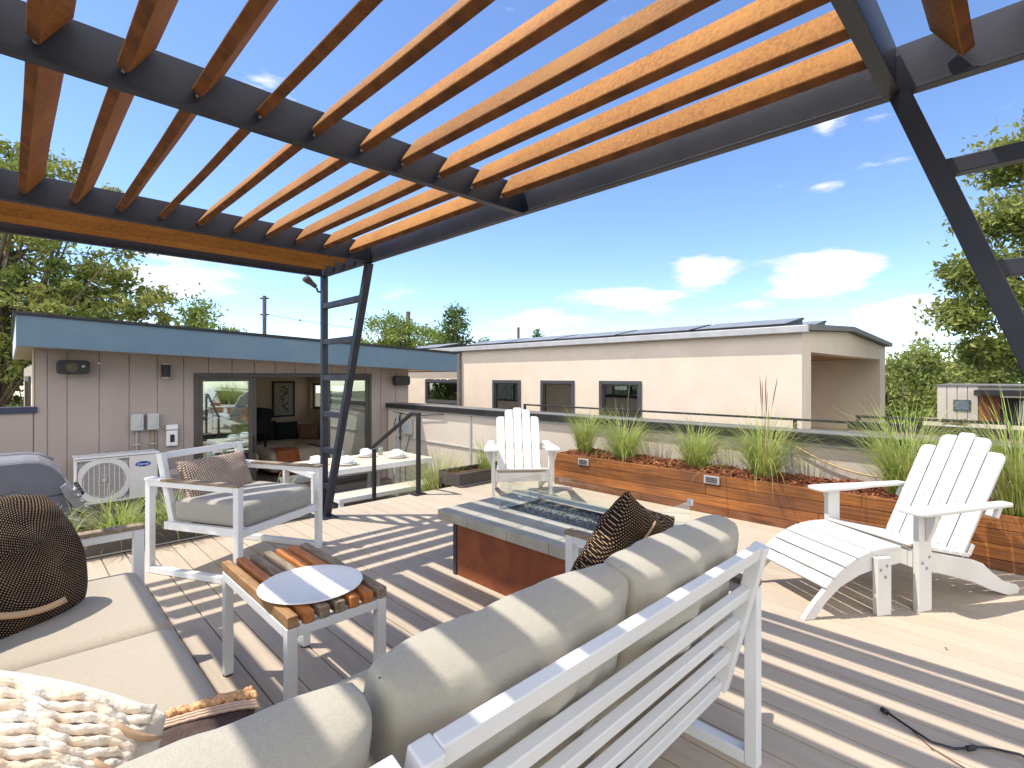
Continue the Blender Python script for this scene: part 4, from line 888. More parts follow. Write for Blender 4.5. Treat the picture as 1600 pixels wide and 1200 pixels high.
# ------------------------------------------------------------------ armchair
AF = Vector((.465, -.885, 0)).normalized()
ach = thing('armchair', 'white metal framed lounge armchair with grey seat cushion facing the fire pit', 'armchair', (1.178, 3.975, 0), math.atan2(AF.y, AF.x) - R(90))
def AB(mb, nm, mt=M_WHITE, bv=.003, sm=False): return mb.build(nm, mt, ach, bevel=bv, world=False, smooth=sm)
for s in (-1, 1):
    X = s * .375; mb = MB()
    mb.box(X - .021, X + .021, .35, .392, 0, .61); mb.box(X - .021, X + .021, -.392, -.35, 0, .61); mb.box(X - .021, X + .021, -.349, .349, 0.002, .042); mb.box(X - .021, X + .021, -.349, .349, .575, .61)
    AB(mb, 'arm_frame'); AB(B(X - .028, X + .028, -.25, .392, .6105, .628), 'armrest', M_TEAKG, .004); AB(B(X - .028, X + .028, -.392, -.251, .6105, .628), 'arm_end', M_WHITE, .003)
mb = MB(); mb.box(-.353, .353, .34, .375, .285, .335); mb.box(-.353, .353, -.28, -.245, .285, .335); mb.box(-.353, -.318, -.244, .339, .285, .335); mb.box(.318, .353, -.244, .339, .285, .335)
AB(mb, 'seat_frame')
for s in (-1, 1): AB(MB().bar((s * .318 - .012, -.24, .30), (s * .318 - .012, -.365, .78), .04, .045, (0, 1, 0)), 'back_stile')
for z in (.768, .65, .53, .42):
    if z == .53: continue
    y = -.24 - .125 * (z - .30) / .49; AB(MB().bar((-.3095, y, z - .008), (.2855, y, z - .008), .026, .045 if z > .7 else .035, (0, -.125, .49)), 'back_rail')
softbox(.655, .60, .15, .045, .012, 18, wr=.002, seed=2, m=Matrix.Translation((0, .065, .412))).build('seat_cushion', M_GREYC, ach, smooth=True, world=False)

# ------------------------------------------------------------------ throw pillows
def fabric_pattern(name, kind):
    m = bpy.data.materials.new(name); m.use_nodes = True; t = m.node_tree; bs = t.nodes['Principled BSDF']; bs.inputs['Roughness'].default_value = .95; bs.inputs['Specular IOR Level'].default_value = .15
    c = N(t, 'ShaderNodeTexCoord'); s = N(t, 'ShaderNodeSeparateXYZ'); t.links.new(c.outputs['UV'], s.inputs[0])
    nz = N(t, 'ShaderNodeTexNoise'); nz.inputs['Scale'].default_value = 9; nz.inputs['Detail'].default_value = 2; t.links.new(c.outputs['UV'], nz.inputs[0])
    wob = math_n(t, 'MULTIPLY', nz.outputs['Fac'], .035)
    if kind == 'rings':
        cx_ = math_n(t, 'ADD', s.outputs[0], -.13); cy_ = math_n(t, 'ADD', s.outputs[1], -.04)
        r = math_n(t, 'SQRT', math_n(t, 'ADD', math_n(t, 'MULTIPLY', cx_, cx_), math_n(t, 'MULTIPLY', cy_, cy_)))
        r = math_n(t, 'ADD', r, wob); an = math_n(t, 'ARCTAN2', cy_, cx_)
        row = math_n(t, 'MULTIPLY', r, 150.0); fr = math_n(t, 'FRACT', row); idx = math_n(t, 'FLOOR', row)
        al = math_n(t, 'FRACT', math_n(t, 'ADD', math_n(t, 'MULTIPLY', an, math_n(t, 'MULTIPLY', idx, .62)), math_n(t, 'MULTIPLY', idx, .37)))
    else:
        q_ = .55 if kind == 'brown' else 1.0
        row = math_n(t, 'MULTIPLY', math_n(t, 'ADD', s.outputs[0], wob), 130.0 * q_); fr = math_n(t, 'FRACT', row); idx = math_n(t, 'FLOOR', row)
        al = math_n(t, 'FRACT', math_n(t, 'ADD', math_n(t, 'MULTIPLY', s.outputs[1], 115.0 * q_), math_n(t, 'MULTIPLY', idx, .41)))
    bumpv = math_n(t, 'MULTIPLY', math_n(t, 'SINE', math_n(t, 'MULTIPLY', fr, 3.1416)), math_n(t, 'SINE', math_n(t, 'MULTIPLY', al, 3.1416)))
    if kind == 'cream': a, b, th_ = (.82, .74, .62), (.62, .42, .26), .3
    elif kind == 'brown': a, b, th_ = (.58, .47, .38), (.17, .115, .09), .38
    else: a, b, th_ = (.42, .27, .155), (.012, .010, .011), .66
    mrn = N(t, 'ShaderNodeMapRange'); mrn.inputs[1].default_value = th_ - .08; mrn.inputs[2].default_value = th_ + .12
    v = math_n(t, 'ADD', bumpv, math_n(t, 'MULTIPLY', math_n(t, 'SUBTRACT', nz.outputs['Fac'], .5), .55)); t.links.new(v, mrn.inputs[0])
    mx = N(t, 'ShaderNodeMixRGB'); mx.inputs[1].default_value = (*b, 1); mx.inputs[2].default_value = (*a, 1); t.links.new(mrn.outputs[0], mx.inputs[0]); t.links.new(mx.outputs[0], bs.inputs['Base Color'])
    bp = N(t, 'ShaderNodeBump'); bp.inputs['Strength'].default_value = .9; bp.inputs['Distance'].default_value = .006; t.links.new(bumpv, bp.inputs['Height']); t.links.new(bp.outputs[0], bs.inputs['Normal'])
    return m
M_RING = fabric_pattern('black_woven_rings', 'rings'); M_ROWS = fabric_pattern('black_woven_rows', 'rows'); M_BROWNW = fabric_pattern('brown_heather_weave', 'brown'); M_CREAMW = fabric_pattern('cream_knit', 'cream')
M_BAND = mat('tan_leather_band', (.52, .34, .19), .6)
e_m = {}
def tpillow(name, lab, m, w, h, t, mt, seed, band=None, **kw):
    e = thing(name, lab, 'pillow', tuple(m.translation))
    if kw.get('shear'): WM[e.name] = Matrix.Translation(m.translation)
    else: e.rotation_euler = m.to_euler(); WM[e.name] = m
    mm_ = m.copy(); mm_.translation = (0, 0, 0)
    pillow(w, h, t, 34, seed=seed, wr=kw.get('wr', .012), pinch=kw.get('pinch', .09), rnd=kw.get('rnd', 0), m=mm_ if kw.get('shear') else None).build('cover', mt, e, smooth=True, world=False)
    e_m[e.name] = mm_ if kw.get('shear') else Matrix.Identity(4)
    return e
def band(e, pts, w=.010):
    mb = MB(); n = len(pts); vs = []
    P = [Vector(p) for p in pts]
    for i, p in enumerate(P):
        d = (P[min(i + 1, n - 1)] - P[max(i - 1, 0)]).normalized(); sd = d.cross(Vector((0, 0, 1))).normalized() * w
        vs += [p - sd, p + sd, p + sd + Vector((0, 0, .004)), p - sd + Vector((0, 0, .004))]
    fs = [(i * 4 + j, i * 4 + (j + 1) % 4, (i + 1) * 4 + (j + 1) % 4, (i + 1) * 4 + j) for i in range(n - 1) for j in range(4)] + [(0, 1, 2, 3), tuple((n - 1) * 4 + j for j in range(4))]
    vs = [e_m[e.name] @ v for v in vs]; mb.add(vs, fs); mb.build('leather_band', M_BAND, e, world=False, smooth=True)
def zsurf(x, y, w, h, t, pinch=.09):
    u = min(1, abs(2 * x / w)); v = min(1, abs(2 * y / h)); e_ = max(0, 1 - u * u) ** .5 * max(0, 1 - v * v) ** .5; return t / 2 * e_ ** .75
# left dark pillow: leans on the far end of the corner sofa
xa_ = Vector((.88, .46, .04)).normalized(); ya_ = Vector((-.13, .10, .46)).normalized(); za_ = xa_.cross(ya_).normalized()
m = Matrix((xa_, ya_, za_)).transposed().to_4x4(); m.translation = (-.075, 2.49, .635)
e = tpillow('throw_pillow', 'large black and tan ring-woven pillow with leather band on the corner sofa', m, .60, .50, .24, M_RING, 3, wr=.012, pinch=.0, rnd=.55, shear=True)
band(e, [(x, -.185 + 1.7 * (x - .10) ** 2, zsurf(x, -.185 + 1.7 * (x - .10) ** 2, .60, .50, .24) + .012) for x in [-.25 + .02 * k for k in range(21)]], .011)
m = frame((1.565, 1.035, .675), Vector((1.454, .955, .90)) - Vector((1.325, 1.08, .63)), Vector((1.454, .955, .90)) - Vector((1.82, .99, .73)))
e = tpillow('throw_pillow', 'black and tan woven pillow with pale strap leaning behind the sofa back cushions', m, .40, .40, .17, M_ROWS, 11, wr=.016, pinch=.12)
band(e, [(x, .10 - 2.2 * (x - .02) ** 2, zsurf(x, .10 - 2.2 * (x - .02) ** 2, .40, .40, .17) + .010) for x in [-.16 + .016 * k for k in range(21)]], .006)
# cream knitted pillow
m = frame((-.075, 1.06, .645), (.93, -.22, -.22), (.1, .48, .80)) @ Matrix.Rotation(R(-14), 4, 'Z')
e = tpillow('throw_pillow', 'cream chunky knitted pillow at the bottom left corner', m, .46, .44, .20, mat('cream_boucle', (.78, .71, .61), .98, (.68, .56, .43), 18, (1, 2.5, 1), .5, 90, bdist=.006, sheen=.4), 21, wr=.008, rnd=.45, pinch=.02)
mb = MB(); rd = random.Random(31)
for k in range(17):
    y = -.01 + k * .0125
    mb.tube([(x, y + .004 * math.sin(x * 60 + k), zsurf(x, y, .46, .44, .20) - .001 + .002 * math.sin(x * 130 + k * 2)) for x in [-.185 + .0070 * j for j in range(53)]], [.0078 + .0012 * math.sin(j * 1.9 + k) for j in range(53)], 6)
mb.build('knit_ridge', mat('cream_yarn', (.82, .76, .67), .98, (.70, .55, .40), 22, (1, 2, 1), .8, 60, bdist=.01), e, world=False, smooth=True)
mb = MB()
for k in range(8):
    y = -.18 + k * .05; mb.tube([(.13 + .08 * t, y - .05 * t + .04 * t * t, zsurf(.13 + .08 * t, y - .05 * t, .46, .44, .2) + .006) for t in (0, .2, .4, .6, .8, .99)], [.002, .005, .006, .006, .005, .002], 5)
mb.build('stripe', mat('tan_stripe', (.46, .30, .19), .95), e, world=False, smooth=True)
# fringed lumbar pillow
m = frame((.16, 1.26, .475), (1, -.06, -.05), (.06, 1, .16))
e = tpillow('throw_pillow', 'dark brown lumbar pillow with peach tassel fringe lying on the sofa seat', m, .56, .30, .12, mat('dark_brown_cloth', (.075, .05, .045), .95, (.11, .07, .06), 30, bump=.4, bscale=120), 5)
rd = random.Random(9); mb = MB()
for r_ in range(4):
    for k in range(62):
        x = -.275 + k * .0089; y = .120 + r_ * .012 + rd.uniform(-.004, .004); mb.lathe([(0, -.009), (.0078, -.003), (.0082, .003), (0, .0095)], (x, y, zsurf(x, min(y, .146), .56, .30, .12) + .008 + rd.uniform(-.003, .004)), 6, Euler((rd.uniform(-1, 1), rd.uniform(-1, 1), 0)).to_matrix().to_4x4())
mb.build('fringe', mat('peach_yarn', (.72, .43, .22), .95, (.62, .34, .16), 40), e, world=False, smooth=True)
mb = MB()
for r_ in range(3): mb.tube([(-.27 + .01 * k, .104 - r_ * .013, zsurf(-.27 + .01 * k, .104 - r_ * .013, .56, .30, .12) + .004 + .0016 * (k % 2)) for k in range(55)], .0042, 5)
mb.build('braid', mat('cream_braid', (.70, .52, .38), .9), e, world=False, smooth=True)
# armchair pillow (local frame of the chair)
wch = WM[ach.name]
m = wch @ frame((.015, -.19, .585), (1, 0, .0), (0, -.42, 1.0))
e = tpillow('throw_pillow', 'brown heathered lumbar pillow with peach trim on the armchair', m, .56, .30, .15, M_BROWNW, 14, wr=.008, pinch=.05)
mb = MB()
for k in range(50):
    x = -.27 + k * .011; mb.lathe([(0, -.008), (.006, 0), (0, .008)], (x, -.138, .012 + .003 * (k % 2)), 6); mb.lathe([(0, -.008), (.006, 0), (0, .008)], (x, -.147, -.004), 6)
for k in range(12): mb.lathe([(0, -.008), (.006, 0), (0, .008)], (-.27 + k * .008, .142, .004), 6)
mb.build('trim', MATS['peach_yarn'], e, world=False, smooth=True)

# ------------------------------------------------------------------ slatted side table
tb_t = thing('side_table', 'white side table with teak slat top in front of the corner sofa', 'table', (.855, 2.12, 0))
ya, yb = 1.75, 2.49
for k in range(7):
    xx = .665 + k * .0565; B(xx, xx + .036, ya, yb, .452, .492).build('slat', (M_TEAKB, M_TEAKO, M_TEAKG, M_TEAKG, M_TEAKO, M_TEAKO, M_TEAKG)[k], tb_t, bevel=.004)
for xx in (.665, 1.004):
    mb = MB(); mb.box(xx, xx + .036, ya + .003, ya + .041, 0.006, .450); mb.box(xx, xx + .036, yb - .041, yb - .003, 0.006, .450); mb.box(xx, xx + .036, ya + .0415, yb - .0415, .412, .450); mb.build('leg_frame', M_WHITE, tb_t, bevel=.003)
for yy in (ya + .004, yb - .04): B(.7015, 1.0035, yy, yy + .03, .415, .449).build('cross_rail', M_WHITE, tb_t, bevel=.003)
mb = MB()
for xx in (.683, 1.022):
    for yy in (ya + .022, yb - .022): mb.lathe([(.02, 0), (.02, .006)], (xx, yy, 0), 12)
mb.build('foot_glide', M_BLACK, tb_t)
MB().lathe([(0, 0), (.165, 0), (.187, .009), (.190, .013), (.186, .014), (.165, .007), (0, .006)], (.834, 1.955, .4925), 56).build('serving_tray', mat('white_enamel', (.80, .80, .79), .35, (.76, .76, .75), 3), smooth=True, label='round white serving tray lying on the teak slatted side table', category='tray')
# cable on the deck
mb = MB(); pts = [(2.405, .40, .012), (2.36, .32, .010), (2.33, .26, .008), (2.345, .20, .008), (2.375, .165, .012), (2.40, .15, .012), (2.44, .11, .008), (2.47, .04, .008), (2.43, -.05, .008)]
mb.tube(pts, .0045, 6)
cb = thing('cable', 'thin black cable with plug lying on the deck at the lower right', 'cable', (2.4, .2, 0)); mb.build('cord', M_BLACK, cb, smooth=True)
mb = MB(); mb.tube([(2.405, .40, .012), (2.415, .42, .012)], .010, 8); mb.tube([(2.37, .168, .012), (2.395, .152, .012)], .009, 8); mb.build('plug', M_BLACK, cb, smooth=True)
MB().tube([(2.36, .32, .006), (2.30, .26, .006), (2.25, .15, .006), (2.28, .05, .006), (2.2, -.05, .006)], .0022, 5).build('thin_wire', mat('brown_wire', (.2, .1, .06), .6), cb, smooth=True)
mb = MB(); rd = random.Random(77)
for (x, y) in ((3.62, .02), (3.2, .3), (2.9, 1.2)):
    for k in range(2): mb.lathe([(0, 0), (.005, .001), (.004, .003), (0, .004)], (x + rd.uniform(-.02, .02), y + rd.uniform(-.02, .02), 0.0), 6)
mb.build('leaf_debris', M_BARK, smooth=True, kind='stuff', label='tiny dry leaf crumbs scattered on the deck boards', category='debris')

# ------------------------------------------------------------------ neighbour building
NX = 9.0
nb = thing('neighbour_building', 'long beige stucco building with square windows and flat solar roof', 'building', (NX, 2.61, -7))
YA, YM, YE = 2.61, 11.30, 17.5; ZR = 2.02
wins = [(8.88, 9.90), (7.20, 8.21), (5.50, 6.52)]
WZ0, WZ1 = 0.18, 1.205
mb = MB(); ys = [YA + .3] + [v for w in sorted(wins) for v in w] + [YM]
for i in range(0, len(ys) - 1, 2): mb.box(NX, NX + .3, ys[i], ys[i + 1], -7, ZR)
for a, b in wins: mb.box(NX, NX + .3, a, b, -7, WZ0); mb.box(NX, NX + .3, a, b, WZ1, ZR)
mb.box(NX + .15, NX + .45, YM + .0005, 11.34, -7, ZR); mb.box(NX + .15, NX + .45, 13.15, 14.15, -7, ZR); mb.box(NX + .15, NX + .45, 11.34, 13.15, -7, .48); mb.box(NX + .15, NX + .45, 11.34, 13.15, 1.22, ZR)
# end wall with deep loggia
XO0, XO1, XE = 9.47, 14.8, 15.4
mb.box(NX, XO0, YA, YA + .3, -7, ZR); mb.box(XO1, XE, YA, YA + .3, -7, ZR); mb.box(XO0, XO1, YA, YA + .3, 1.70, ZR); mb.box(XO0, XO1, YA, YA + .3, -7, .0)
mb.box(XO0 + .0, XO1, YA + 1.9, YA + 2.1, 0, 1.7); mb.box(XO0 - .17, XO0 - .001, YA + .301, YA + 1.9, 0, 1.7); mb.box(XO1 + .001, XO1 + .2, YA + .301, YA + 1.9, 0, 1.7)
mb.box(XE - .3, XE, YA + .301, YE, -7, ZR)
mb.box(NX + .301, XE - .301, YA + .301, YA + 1.9, -.2, .0); 
mb.build('wall', M_STUCCO, nb)
B(NX + .2, NX + .5, 14.16, YE, -7, ZR - .001).build('far_wall', mat('white_trim', (.72, .72, .72), .7), nb)
B(XO0, XO1, YA + .301, YA + 1.899, 1.702, 1.75).build('loggia_ceiling', mat('cedar_ceiling', (.42, .22, .10), .7, (.32, .15, .06), 3, (6, 1, 1)), nb)
mb = MB(); mb.prism([(NX - .04, 2.05), (NX - .04, 2.12), (11.8, 2.27), (XE + .2, 2.12), (XE + .2, 2.03), (11.8, 2.18), (NX + .0, 2.03)], YA - .12, YE, lambda a, b, y: (a, y, b)); mb.build('roof', M_CAPTOP, nb)
mb = MB(); mb.prism([(NX + .02, ZR + .0005), (11.8, 2.172), (XE - .02, ZR + .0005)], YA + .002, YA + .28, lambda a, b, y: (a, y, b)); mb.build('gable', M_STUCCO, nb)
B(NX - .13, NX - .045, YA - .12, YE, 1.99, 2.105).build('gutter', M_GREYM, nb, bevel=.01)
B(NX - .044, NX - .001, YA - .05, YE, 2.0, 2.03).build('eave_soffit', M_CAPTOP, nb)
B(NX - .10, NX - .005, YM - .12, YM - .02, -5, 1.99).build('downspout', M_CAPTOP, nb, bevel=.01)
M_WF = mat('charcoal_frame', (.05, .055, .065), .5, (.065, .07, .08), 3)
def nwin(xf, a, b, z0, z1, mull=False):
    w = .075; m = MB(); m.box(xf - .03, xf + .05, a, b, z1 - w, z1); m.box(xf - .03, xf + .05, a, b, z0, z0 + w); m.box(xf - .03, xf + .05, a, a + w, z0 + w + .0005, z1 - w - .0005); m.box(xf - .03, xf + .05, b - w, b, z0 + w + .0005, z1 - w - .0005)
    f = m.build('window', M_WF, nb, bevel=.004); w2 = w + .03
    mm = MB()
    for (c, d, e_, g_) in ((a + w, b - w, z1 - w2, z1 - w - .001), (a + w, b - w, z0 + w + .001, z0 + w2), (a + w, a + w2, z0 + w2, z1 - w2), (b - w2, b - w, z0 + w2, z1 - w2)): mm.box(xf + .0, xf + .03, c, d, e_, g_)
    mm.build('sash', M_BRONZE, f); B(xf + .035, xf + .042, a + w, b - w, z0 + w, z1 - w).build('pane', G_WIN, f)
    B(xf + .25, xf + .26, a + w, b - w, z0, z1).build('blind', mat('window_blind', (.30, .30, .26), .8, (.36, .36, .31), 3), f)
for a, b in wins: nwin(NX, a, b, WZ0, WZ1)
nwin(NX + .15, 11.36, 13.13, .50, 1.20)
mb = MB(); mb.box(10.6, 10.9, YA + .7, YA + .95, 0, .35); mb.box(9.9, 10.4, YA + .7, YA + 1.1, 0, .22); mb.build('storage_crate', M_CAPTOP, label='small dark crate on the loggia floor of the beige building', category='crate')
# solar panels
SP = 'solar panels on the beige building roof'
M_PV = mat('solar_cells', (.17, .17, .18), .4, (.24, .24, .25), 8, spec=.5)
words = ['nearest the open end', 'second from the open end', 'third from the open end', 'fourth from the open end', 'at the far left end']
proto = None
def solar(x, y, z, lab, L=1.62, D=1.0, tilt=R(10.5)):
    t = thing('solar_panel', lab, 'solar panel', (x, y, z), 0, group=SP)
    m = Matrix.Rotation(-tilt, 4, 'Y')
    MB().box(0, D, -L / 2, L / 2, .0, .04, m).build('frame', M_BLACKM, t, world=False, bevel=.004)
    MB().box(.02, D - .02, -L / 2 + .02, L / 2 - .02, .0405, .044, m).build('cells', M_PV, t, world=False)
    mb = MB()
    for yy in (-L / 2 + .15, L / 2 - .15): mb.box(D * .92 - .02, D * .92 + .02, yy - .02, yy + .02, -.10, D * .92 * math.sin(tilt) - .003); mb.box(.02, .08, yy - .03, yy + .03, -.10, -.001)
    mb.build('mount', M_GREYM, t, world=False)
    for sg in (-1, 1): MB().prism([(.03, -.06), (D - .03, -.06), (D - .03, (D - .03) * math.sin(tilt) - .004), (.03, .0)], sg * (L / 2 - .03) - .006, sg * (L / 2 - .03) + .006, lambda a, b, y: (a, y, b)).build('side_skirt', M_BLACKM, t, world=False)
    MB().box(.028, .034, -L / 2 + .05, L / 2 - .05, -.06, -.001).build('front_deflector', M_BLACKM, t, world=False); return t
for k in range(5): solar(NX + .32, YA + 1.15 + k * 1.72, 2.145, 'dark tilted solar panel %s in the front roof row' % words[k])
for k in range(5): solar(NX + 1.75, YA + 1.15 + k * 1.72, 2.20, 'dark tilted solar panel %s in the rear roof row' % words[k])
solar(NX + .32, 13.6, 2.145, 'separate solar panel above the blue fascia corner beyond the downspout')
# low parapet between buildings
pb = thing('distant_parapet', 'low beige parapet with black rail beyond the right planter', 'wall', (8, 1.6, -7))
B(8.0, 8.3, -4, 1.75, -7, .60).build('wall', M_STUCCO, pb); B(7.96, 8.34, -4, 1.76, .601, .68).build('cap', M_BLACKM, pb)
B(8.1, 8.14, -4, 1.7, .745, .78).build('rail', M_BLACKM, pb)
for y in (1.65, .2, -1.3): B(8.1, 8.14, y, y + .04, .6805, .744).build('post', M_BLACKM, pb)

# ------------------------------------------------------------------ far house on the right
fh = thing('far_house', 'small pale modern house with recessed balcony among the trees at the right', 'house', (26, 2, -7))
FX = 26.0
mb = MB()
for k in range(4): mb.box(FX, FX + .1, 1.55 + k * .30, 1.55 + (k + 1) * .30 - .02, -1.0, .92)
mb.box(FX + .101, FX + 4, -3.5, 2.74, -7, .90); mb.build('siding', mat('pale_siding', (.50, .45, .39), .8), fh)
B(FX - .03, FX + 4.1, -3.5, 2.77, .925, .98).build('roof', M_CAPTOP, fh)
B(FX - 1.0, FX + .0, -3.5, 1.60, .60, .80).build('canopy', M_BLACKM, fh)
B(FX + .02, FX + .1, .95, 1.52, -1.0, .59).build('cedar_wall', mat('cedar_red', (.26, .09, .04), .7), fh)
f = B(FX + .01, FX + .09, -1.2, .94, -1.0, .50).build('balcony_door', M_BLACK, fh); B(FX - .01, FX + .005, -.35, .45, -.9, .42).build('pane', mat('curtain_glass', (.35, .38, .40), .3), fh)
f = B(FX - .03, FX - .002, 1.75, 2.25, -.02, .40).build('window', M_WF, fh); B(FX - .036, FX - .0305, 1.80, 2.20, .02, .36).build('pane', mat('far_pane', (.12, .16, .2), .1), f)
mb = MB(); mb.box(FX - 1.5, FX - 1.4, -3.5, 1.65, -7, -.32); mb.box(FX - 1.5, FX - 1.4, 2.45, 3.0, -7, -.25); mb.box(FX - 1.5, FX - 1.4, 1.6505, 2.4495, -7, -1.1); mb.build('balcony_wall', M_STUCCO2, fh)
t = thing('flower_box', 'white balcony box with orange flowers at the far house', 'flower box', (FX - 1.45, 2.05, -1))
B(FX - 1.55, FX - 1.30, 1.66, 2.44, -.75, -.48).build('box', M_WHITE, t)
mb = MB(); rd = random.Random(3)
for k in range(260):
    p = Vector((FX - 1.42 + rd.uniform(-.15, .15), rd.uniform(1.68, 2.42), -.42 + rd.uniform(-.06, .16))); s = rd.uniform(.02, .05); a = Vector((rd.uniform(-1, 1), rd.uniform(-1, 1), rd.uniform(-1, 1))).normalized() * s; b = a.cross(Vector((rd.random(), rd.random(), 1))).normalized() * s
    mb.add([p - a, p + b, p + a, p - b], [(0, 1, 2, 3)])
mb.build('flowers', mat('orange_flowers', (.42, .22, .06), .8, (.12, .14, .04), 9, contrast=(.45, .55)), t, open_=True)

# ------------------------------------------------------------------ trees
def tree(name, label, base, top, blobs, lm, leaf=.09, seed=0, trunk_r=.22, nclump=120, per=55, cr=.45, group=None, limbs=True, cat='tree'):
    """blobs: (centre xyz, radii xyz, weight) in world coordinates"""
    rd = random.Random(seed); t = thing(name, label, cat, base, group=group); base = Vector(base); top = Vector(top)
    tr = MB(); pts = [base.lerp(top, k / 6) + Vector((rd.uniform(-.15, .15), rd.uniform(-.15, .15), 0)) * (1 if 0 < k < 6 else 0) for k in range(7)]
    tr.tube(pts, [trunk_r * (1 - .75 * k / 6) for k in range(7)], 10)
    cr_mb = MB(); tw = sum(b[2] for b in blobs); clumps = []
    for c, r, w in blobs:
        for k in range(max(2, int(nclump * w / tw))):
            while True:
                d = Vector((rd.uniform(-1, 1), rd.uniform(-1, 1), rd.uniform(-1, 1)))
                if .15 < d.length < 1: break
            d = d.normalized() * (d.length ** .5)
            clumps.append(Vector((c[0] + d.x * r[0], c[1] + d.y * r[1], c[2] + d.z * r[2])))
    lb = MB()
    if limbs:
        for k in range(0, len(clumps), 3):
            c = clumps[k]; f = rd.uniform(.35, .95); a = base.lerp(top, f); mid = a.lerp(c, .5) + Vector((rd.uniform(-.3, .3), rd.uniform(-.3, .3), rd.uniform(0, .5))); L = (c - a).length
            r0 = min(trunk_r * .35, .02 + L * .011); lb.tube([a, a.lerp(mid, .5) + Vector((rd.uniform(-.1, .1), rd.uniform(-.1, .1), .1)), mid, mid.lerp(c, .5) + Vector((0, 0, rd.uniform(-.1, .1))), c], [r0, r0 * .75, r0 * .5, r0 * .3, .006], 6)
    vs = []; fs = []
    for c in clumps:
        rr_ = cr * rd.uniform(.55, 1.3); flat = rd.uniform(.45, .9)
        for k in range(int(per * rd.uniform(.6, 1.4))):
            d = Vector((rd.gauss(0, .45), rd.gauss(0, .45), rd.gauss(0, .45) * flat)) * rr_
            p = c + d; s = leaf * rd.uniform(.6, 1.35)
            nrm = Vector((rd.gauss(0, 1), rd.gauss(0, 1), rd.gauss(.5, .8))).normalized(); a = nrm.orthogonal().normalized(); a.rotate(Matrix.Rotation(rd.uniform(0, 6.28), 3, nrm)); b = nrm.cross(a)
            i = len(vs); vs += [p - a * s, p + b * s * .42 + nrm * s * .12, p + a * s, p - b * s * .42 + nrm * s * .12]; fs.append((i, i + 1, i + 2, i + 3))
    cr_mb.add(vs, fs)
    tr.build('trunk', M_BARK, t, smooth=True)
    if limbs: lb.build('branches', M_BARK, t, smooth=True)
    cr_mb.build('crown', lm, t, open_=True); return t
RIGHT = Vector((FWD.y, -FWD.x, 0))
def at(depth, lat, z): p = FWD * depth + RIGHT * lat; return (p.x, p.y, z)
# tall loose elm behind the house on the left
tree('elm_tree', 'tall loose-crowned tree with visible limbs rising behind the left end of the house', at(17, -18.5, -7), at(17.5, -17.0, 7.0),
     [(at(17, -17.5, 3.2), (3.4, 3.4, 1.8), 3.0), (at(17, -15.5, 3.6), (3.0, 3.0, 1.4), 2.2), (at(17, -13.5, 3.5), (2.0, 2.0, 1.3), 1.3), (at(17, -17.3, 6.6), (2.4, 2.4, 1.4), .9), (at(17, -15.3, 7.2), (1.1, 1.1, .5), .3), (at(17, -17.0, 5.0), (3.2, 3.2, 1.0), .8), (at(17, -16.0, 7.9), (1.5, 1.5, .9), 1.0), (at(17, -13.6, 7.2), (.8, .8, .25), .12), (at(16, -17.3, .6), (2.4, 2.4, 2.2), 2.6), (at(17, -13.6, 5.3), (1.8, 1.8, .7), .3)],
     L_ELM, .105, 1, .34, 470, 66, .50)
tree('young_tree', 'small light green treetop showing above the blue roof edge', at(20, -12.2, -7), at(20, -11.9, 3.2),
     [(at(20, -12.0, 2.9), (1.1, 1.1, 1.0), 1.2), (at(20, -11.0, 2.4), (.8, .8, .5), .5), (at(20, -12.3, 3.8), (.5, .5, .5), .3)], L_LIME, .085, 2, .16, 60, 60, .5)
tree('broad_tree', 'broad yellow-green tree behind the neighbour roof right of the ladder post', at(26, -5.6, -7), at(26, -5.6, 3.0),
     [(at(26, -6.3, 3.2), (1.6, 1.6, 1.1), 1.5), (at(26, -4.8, 2.9), (1.9, 1.9, 1.1), 1.8), (at(26, -7.0, 2.4), (1.3, 1.3, .8), .8), (at(26, -5.5, 1.6), (2.6, 2.6, 1.0), 1.5)], L_LIME, .095, 3, .25, 150, 75, .6)
tree('slender_tree', 'slender dark green tree with a pointed top behind the solar roof', at(25, -2.9, -7), at(25, -2.8, 4.2),
     [(at(25, -2.75, 3.7), (.55, .55, .9), 1), (at(25, -2.9, 2.5), (1.2, 1.2, .8), 1.2), (at(25, -1.8, 2.5), (.9, .9, .5), .6), (at(25, -3.6, 2.2), (.7, .7, .5), .4)], L_DARK, .09, 4, .18, 75, 70, .42)
tree('treetop', 'tiny treetop peeking over the solar panels', at(45, 2.2, -7), at(45, 2.2, 4.9), [(at(45, 2.2, 4.9), (.4, .4, .4), 1)], L_DARK, .12, 5, .12, 8, 50, .4, limbs=False)
# right-hand woodland
GR = 'trees behind the far house'
for i, (d, l, z, rx, rz_, lm, lab) in enumerate(((27, 21.0, -.2, 2.2, 3.0, L_OLIVE, 'rounded olive green tree directly right of the beige building'), (30, 25.0, 1.2, 2.6, 2.3, L_OLIVE, 'tall domed green tree left of the far house'), (30, 28.5, .9, 2.6, 2.4, L_DARK, 'dark green tree behind the far house roof'), (32, 33, .9, 3.0, 2.8, L_ELM, 'yellowish green tree behind the right steel leg'), (24, 19.0, -2.6, 1.7, 1.6, L_DARK, 'low bushy tree below the olive tree beside the beige building'), (22, 17.6, -1.4, 1.2, 1.2, L_LIME, 'low yellow-green shrub tree left of the far balcony'))):
    tree('woodland_tree', lab, at(d, l, -7), at(d, l, z), [(at(d, l, z - .2), (rx, rx, rz_), 2), (at(d, l - rx * .5, z - 1), (rx * .7, rx * .7, rz_ * .7), .8), (at(d, l + rx * .5, z - .6), (rx * .8, rx * .8, rz_ * .6), .8)], lm, .14, 20 + i, .25, 200, 85, .75, group=GR, limbs=False)
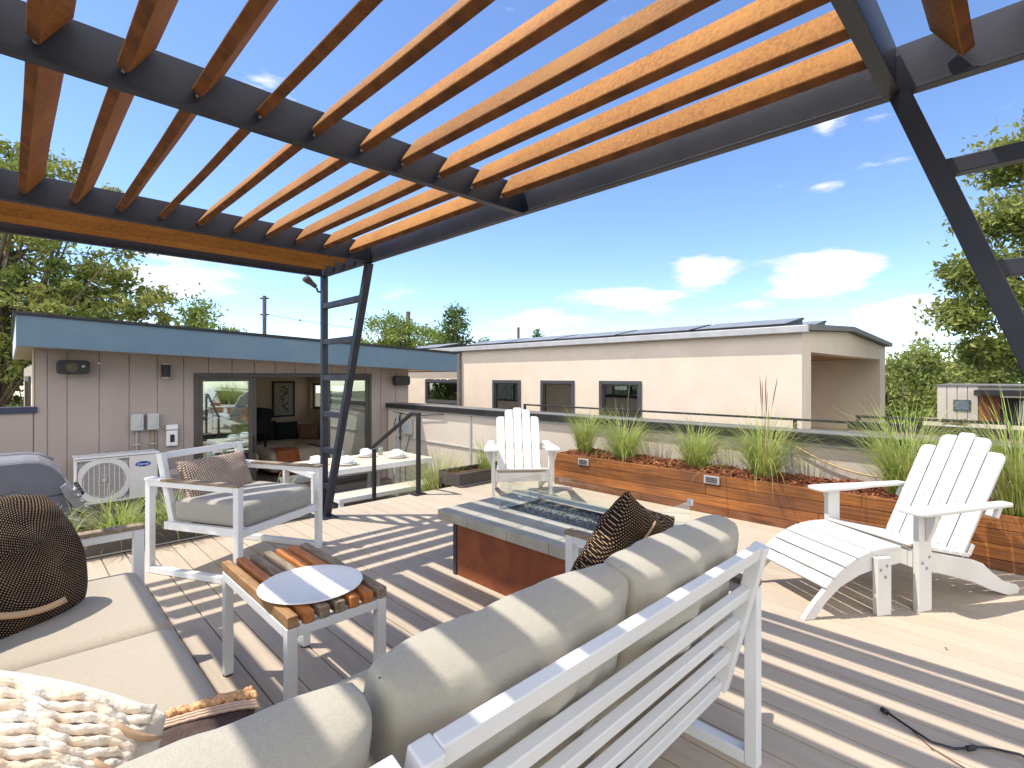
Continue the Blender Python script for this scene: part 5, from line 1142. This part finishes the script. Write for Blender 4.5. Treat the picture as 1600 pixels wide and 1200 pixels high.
# near branches at the right edge
tree('overhanging_tree', 'near tree with drooping leafy branches reaching in at the right edge', at(9.5, 12.0, -7), at(9.5, 12.0, 6),
     [(at(9, 9.2, 5.3), (.9, .9, .5), 1.2), (at(9, 8.75, 4.05), (1.0, 1.0, .28), 1.0), (at(9, 8.8, 3.15), (.95, .95, .3), 1.0), (at(9, 8.8, 2.45), (1.05, 1.05, .45), 1.4), (at(9, 9.2, 1.75), (1.1, 1.1, .32), 1.1), (at(9, 10.4, 3.6), (1.2, 1.2, 2.4), 3.6)], L_ELM, .060, 40, .28, 300, 110, .36)
# utility poles and wires
up_ = thing('utility_pole', 'wooden utility pole with insulators rising behind the blue roof', 'utility pole', at(30, -14.45, -7))
M_POLE = mat('dark_creosote_wood', (.05, .035, .028), .9, (.08, .055, .04), 6)
MB().tube([at(30, -14.45, -7), at(30, -14.45, 6.0)], [.13, .11], 10).build('pole', M_POLE, up_, smooth=True)
mb = MB()
for z in (5.85, 4.9, 3.7, 3.0): mb.bar(at(30, -14.70, z), at(30, -14.2, z), .06, .08)
mb.build('insulator', M_POLE, up_)
wr_ = thing('power_lines', 'two thin power lines running right from the utility pole', 'wires', at(30, -14.4, 4))
for z0, z1 in ((4.95, 4.0), (3.65, 2.7)):
    MB().tube([at(30 + t * 6, -14.4 + t * 8.2, z0 + (z1 - z0) * t ** .8) for t in [k / 10 for k in range(11)]], .012, 4).build('wire', M_BLACK, wr_)
    mb = MB()
    for tt in (.19, .31): p = Vector(at(30 + tt * 6, -14.4 + tt * 8.2, z0 + (z1 - z0) * tt ** .8)); mb.lathe([(0, -.09), (.06, 0), (0, .09)], p, 8)
    mb.build('spacer', M_BLACK, wr_)
p2 = MB().tube([at(29, -5.86, -7), at(29, -5.86, 4.95)], [.14, .12], 8).build('utility_pole', M_POLE, label='dark wooden pole standing among the yellow-green tree', category='utility pole', smooth=True)
MB().tube([at(40, .5, -7), at(40, .5, 5.1)], .10, 8).build('vent_pole', M_POLE, label='short dark pole above the middle of the solar roof', category='pole', smooth=True)
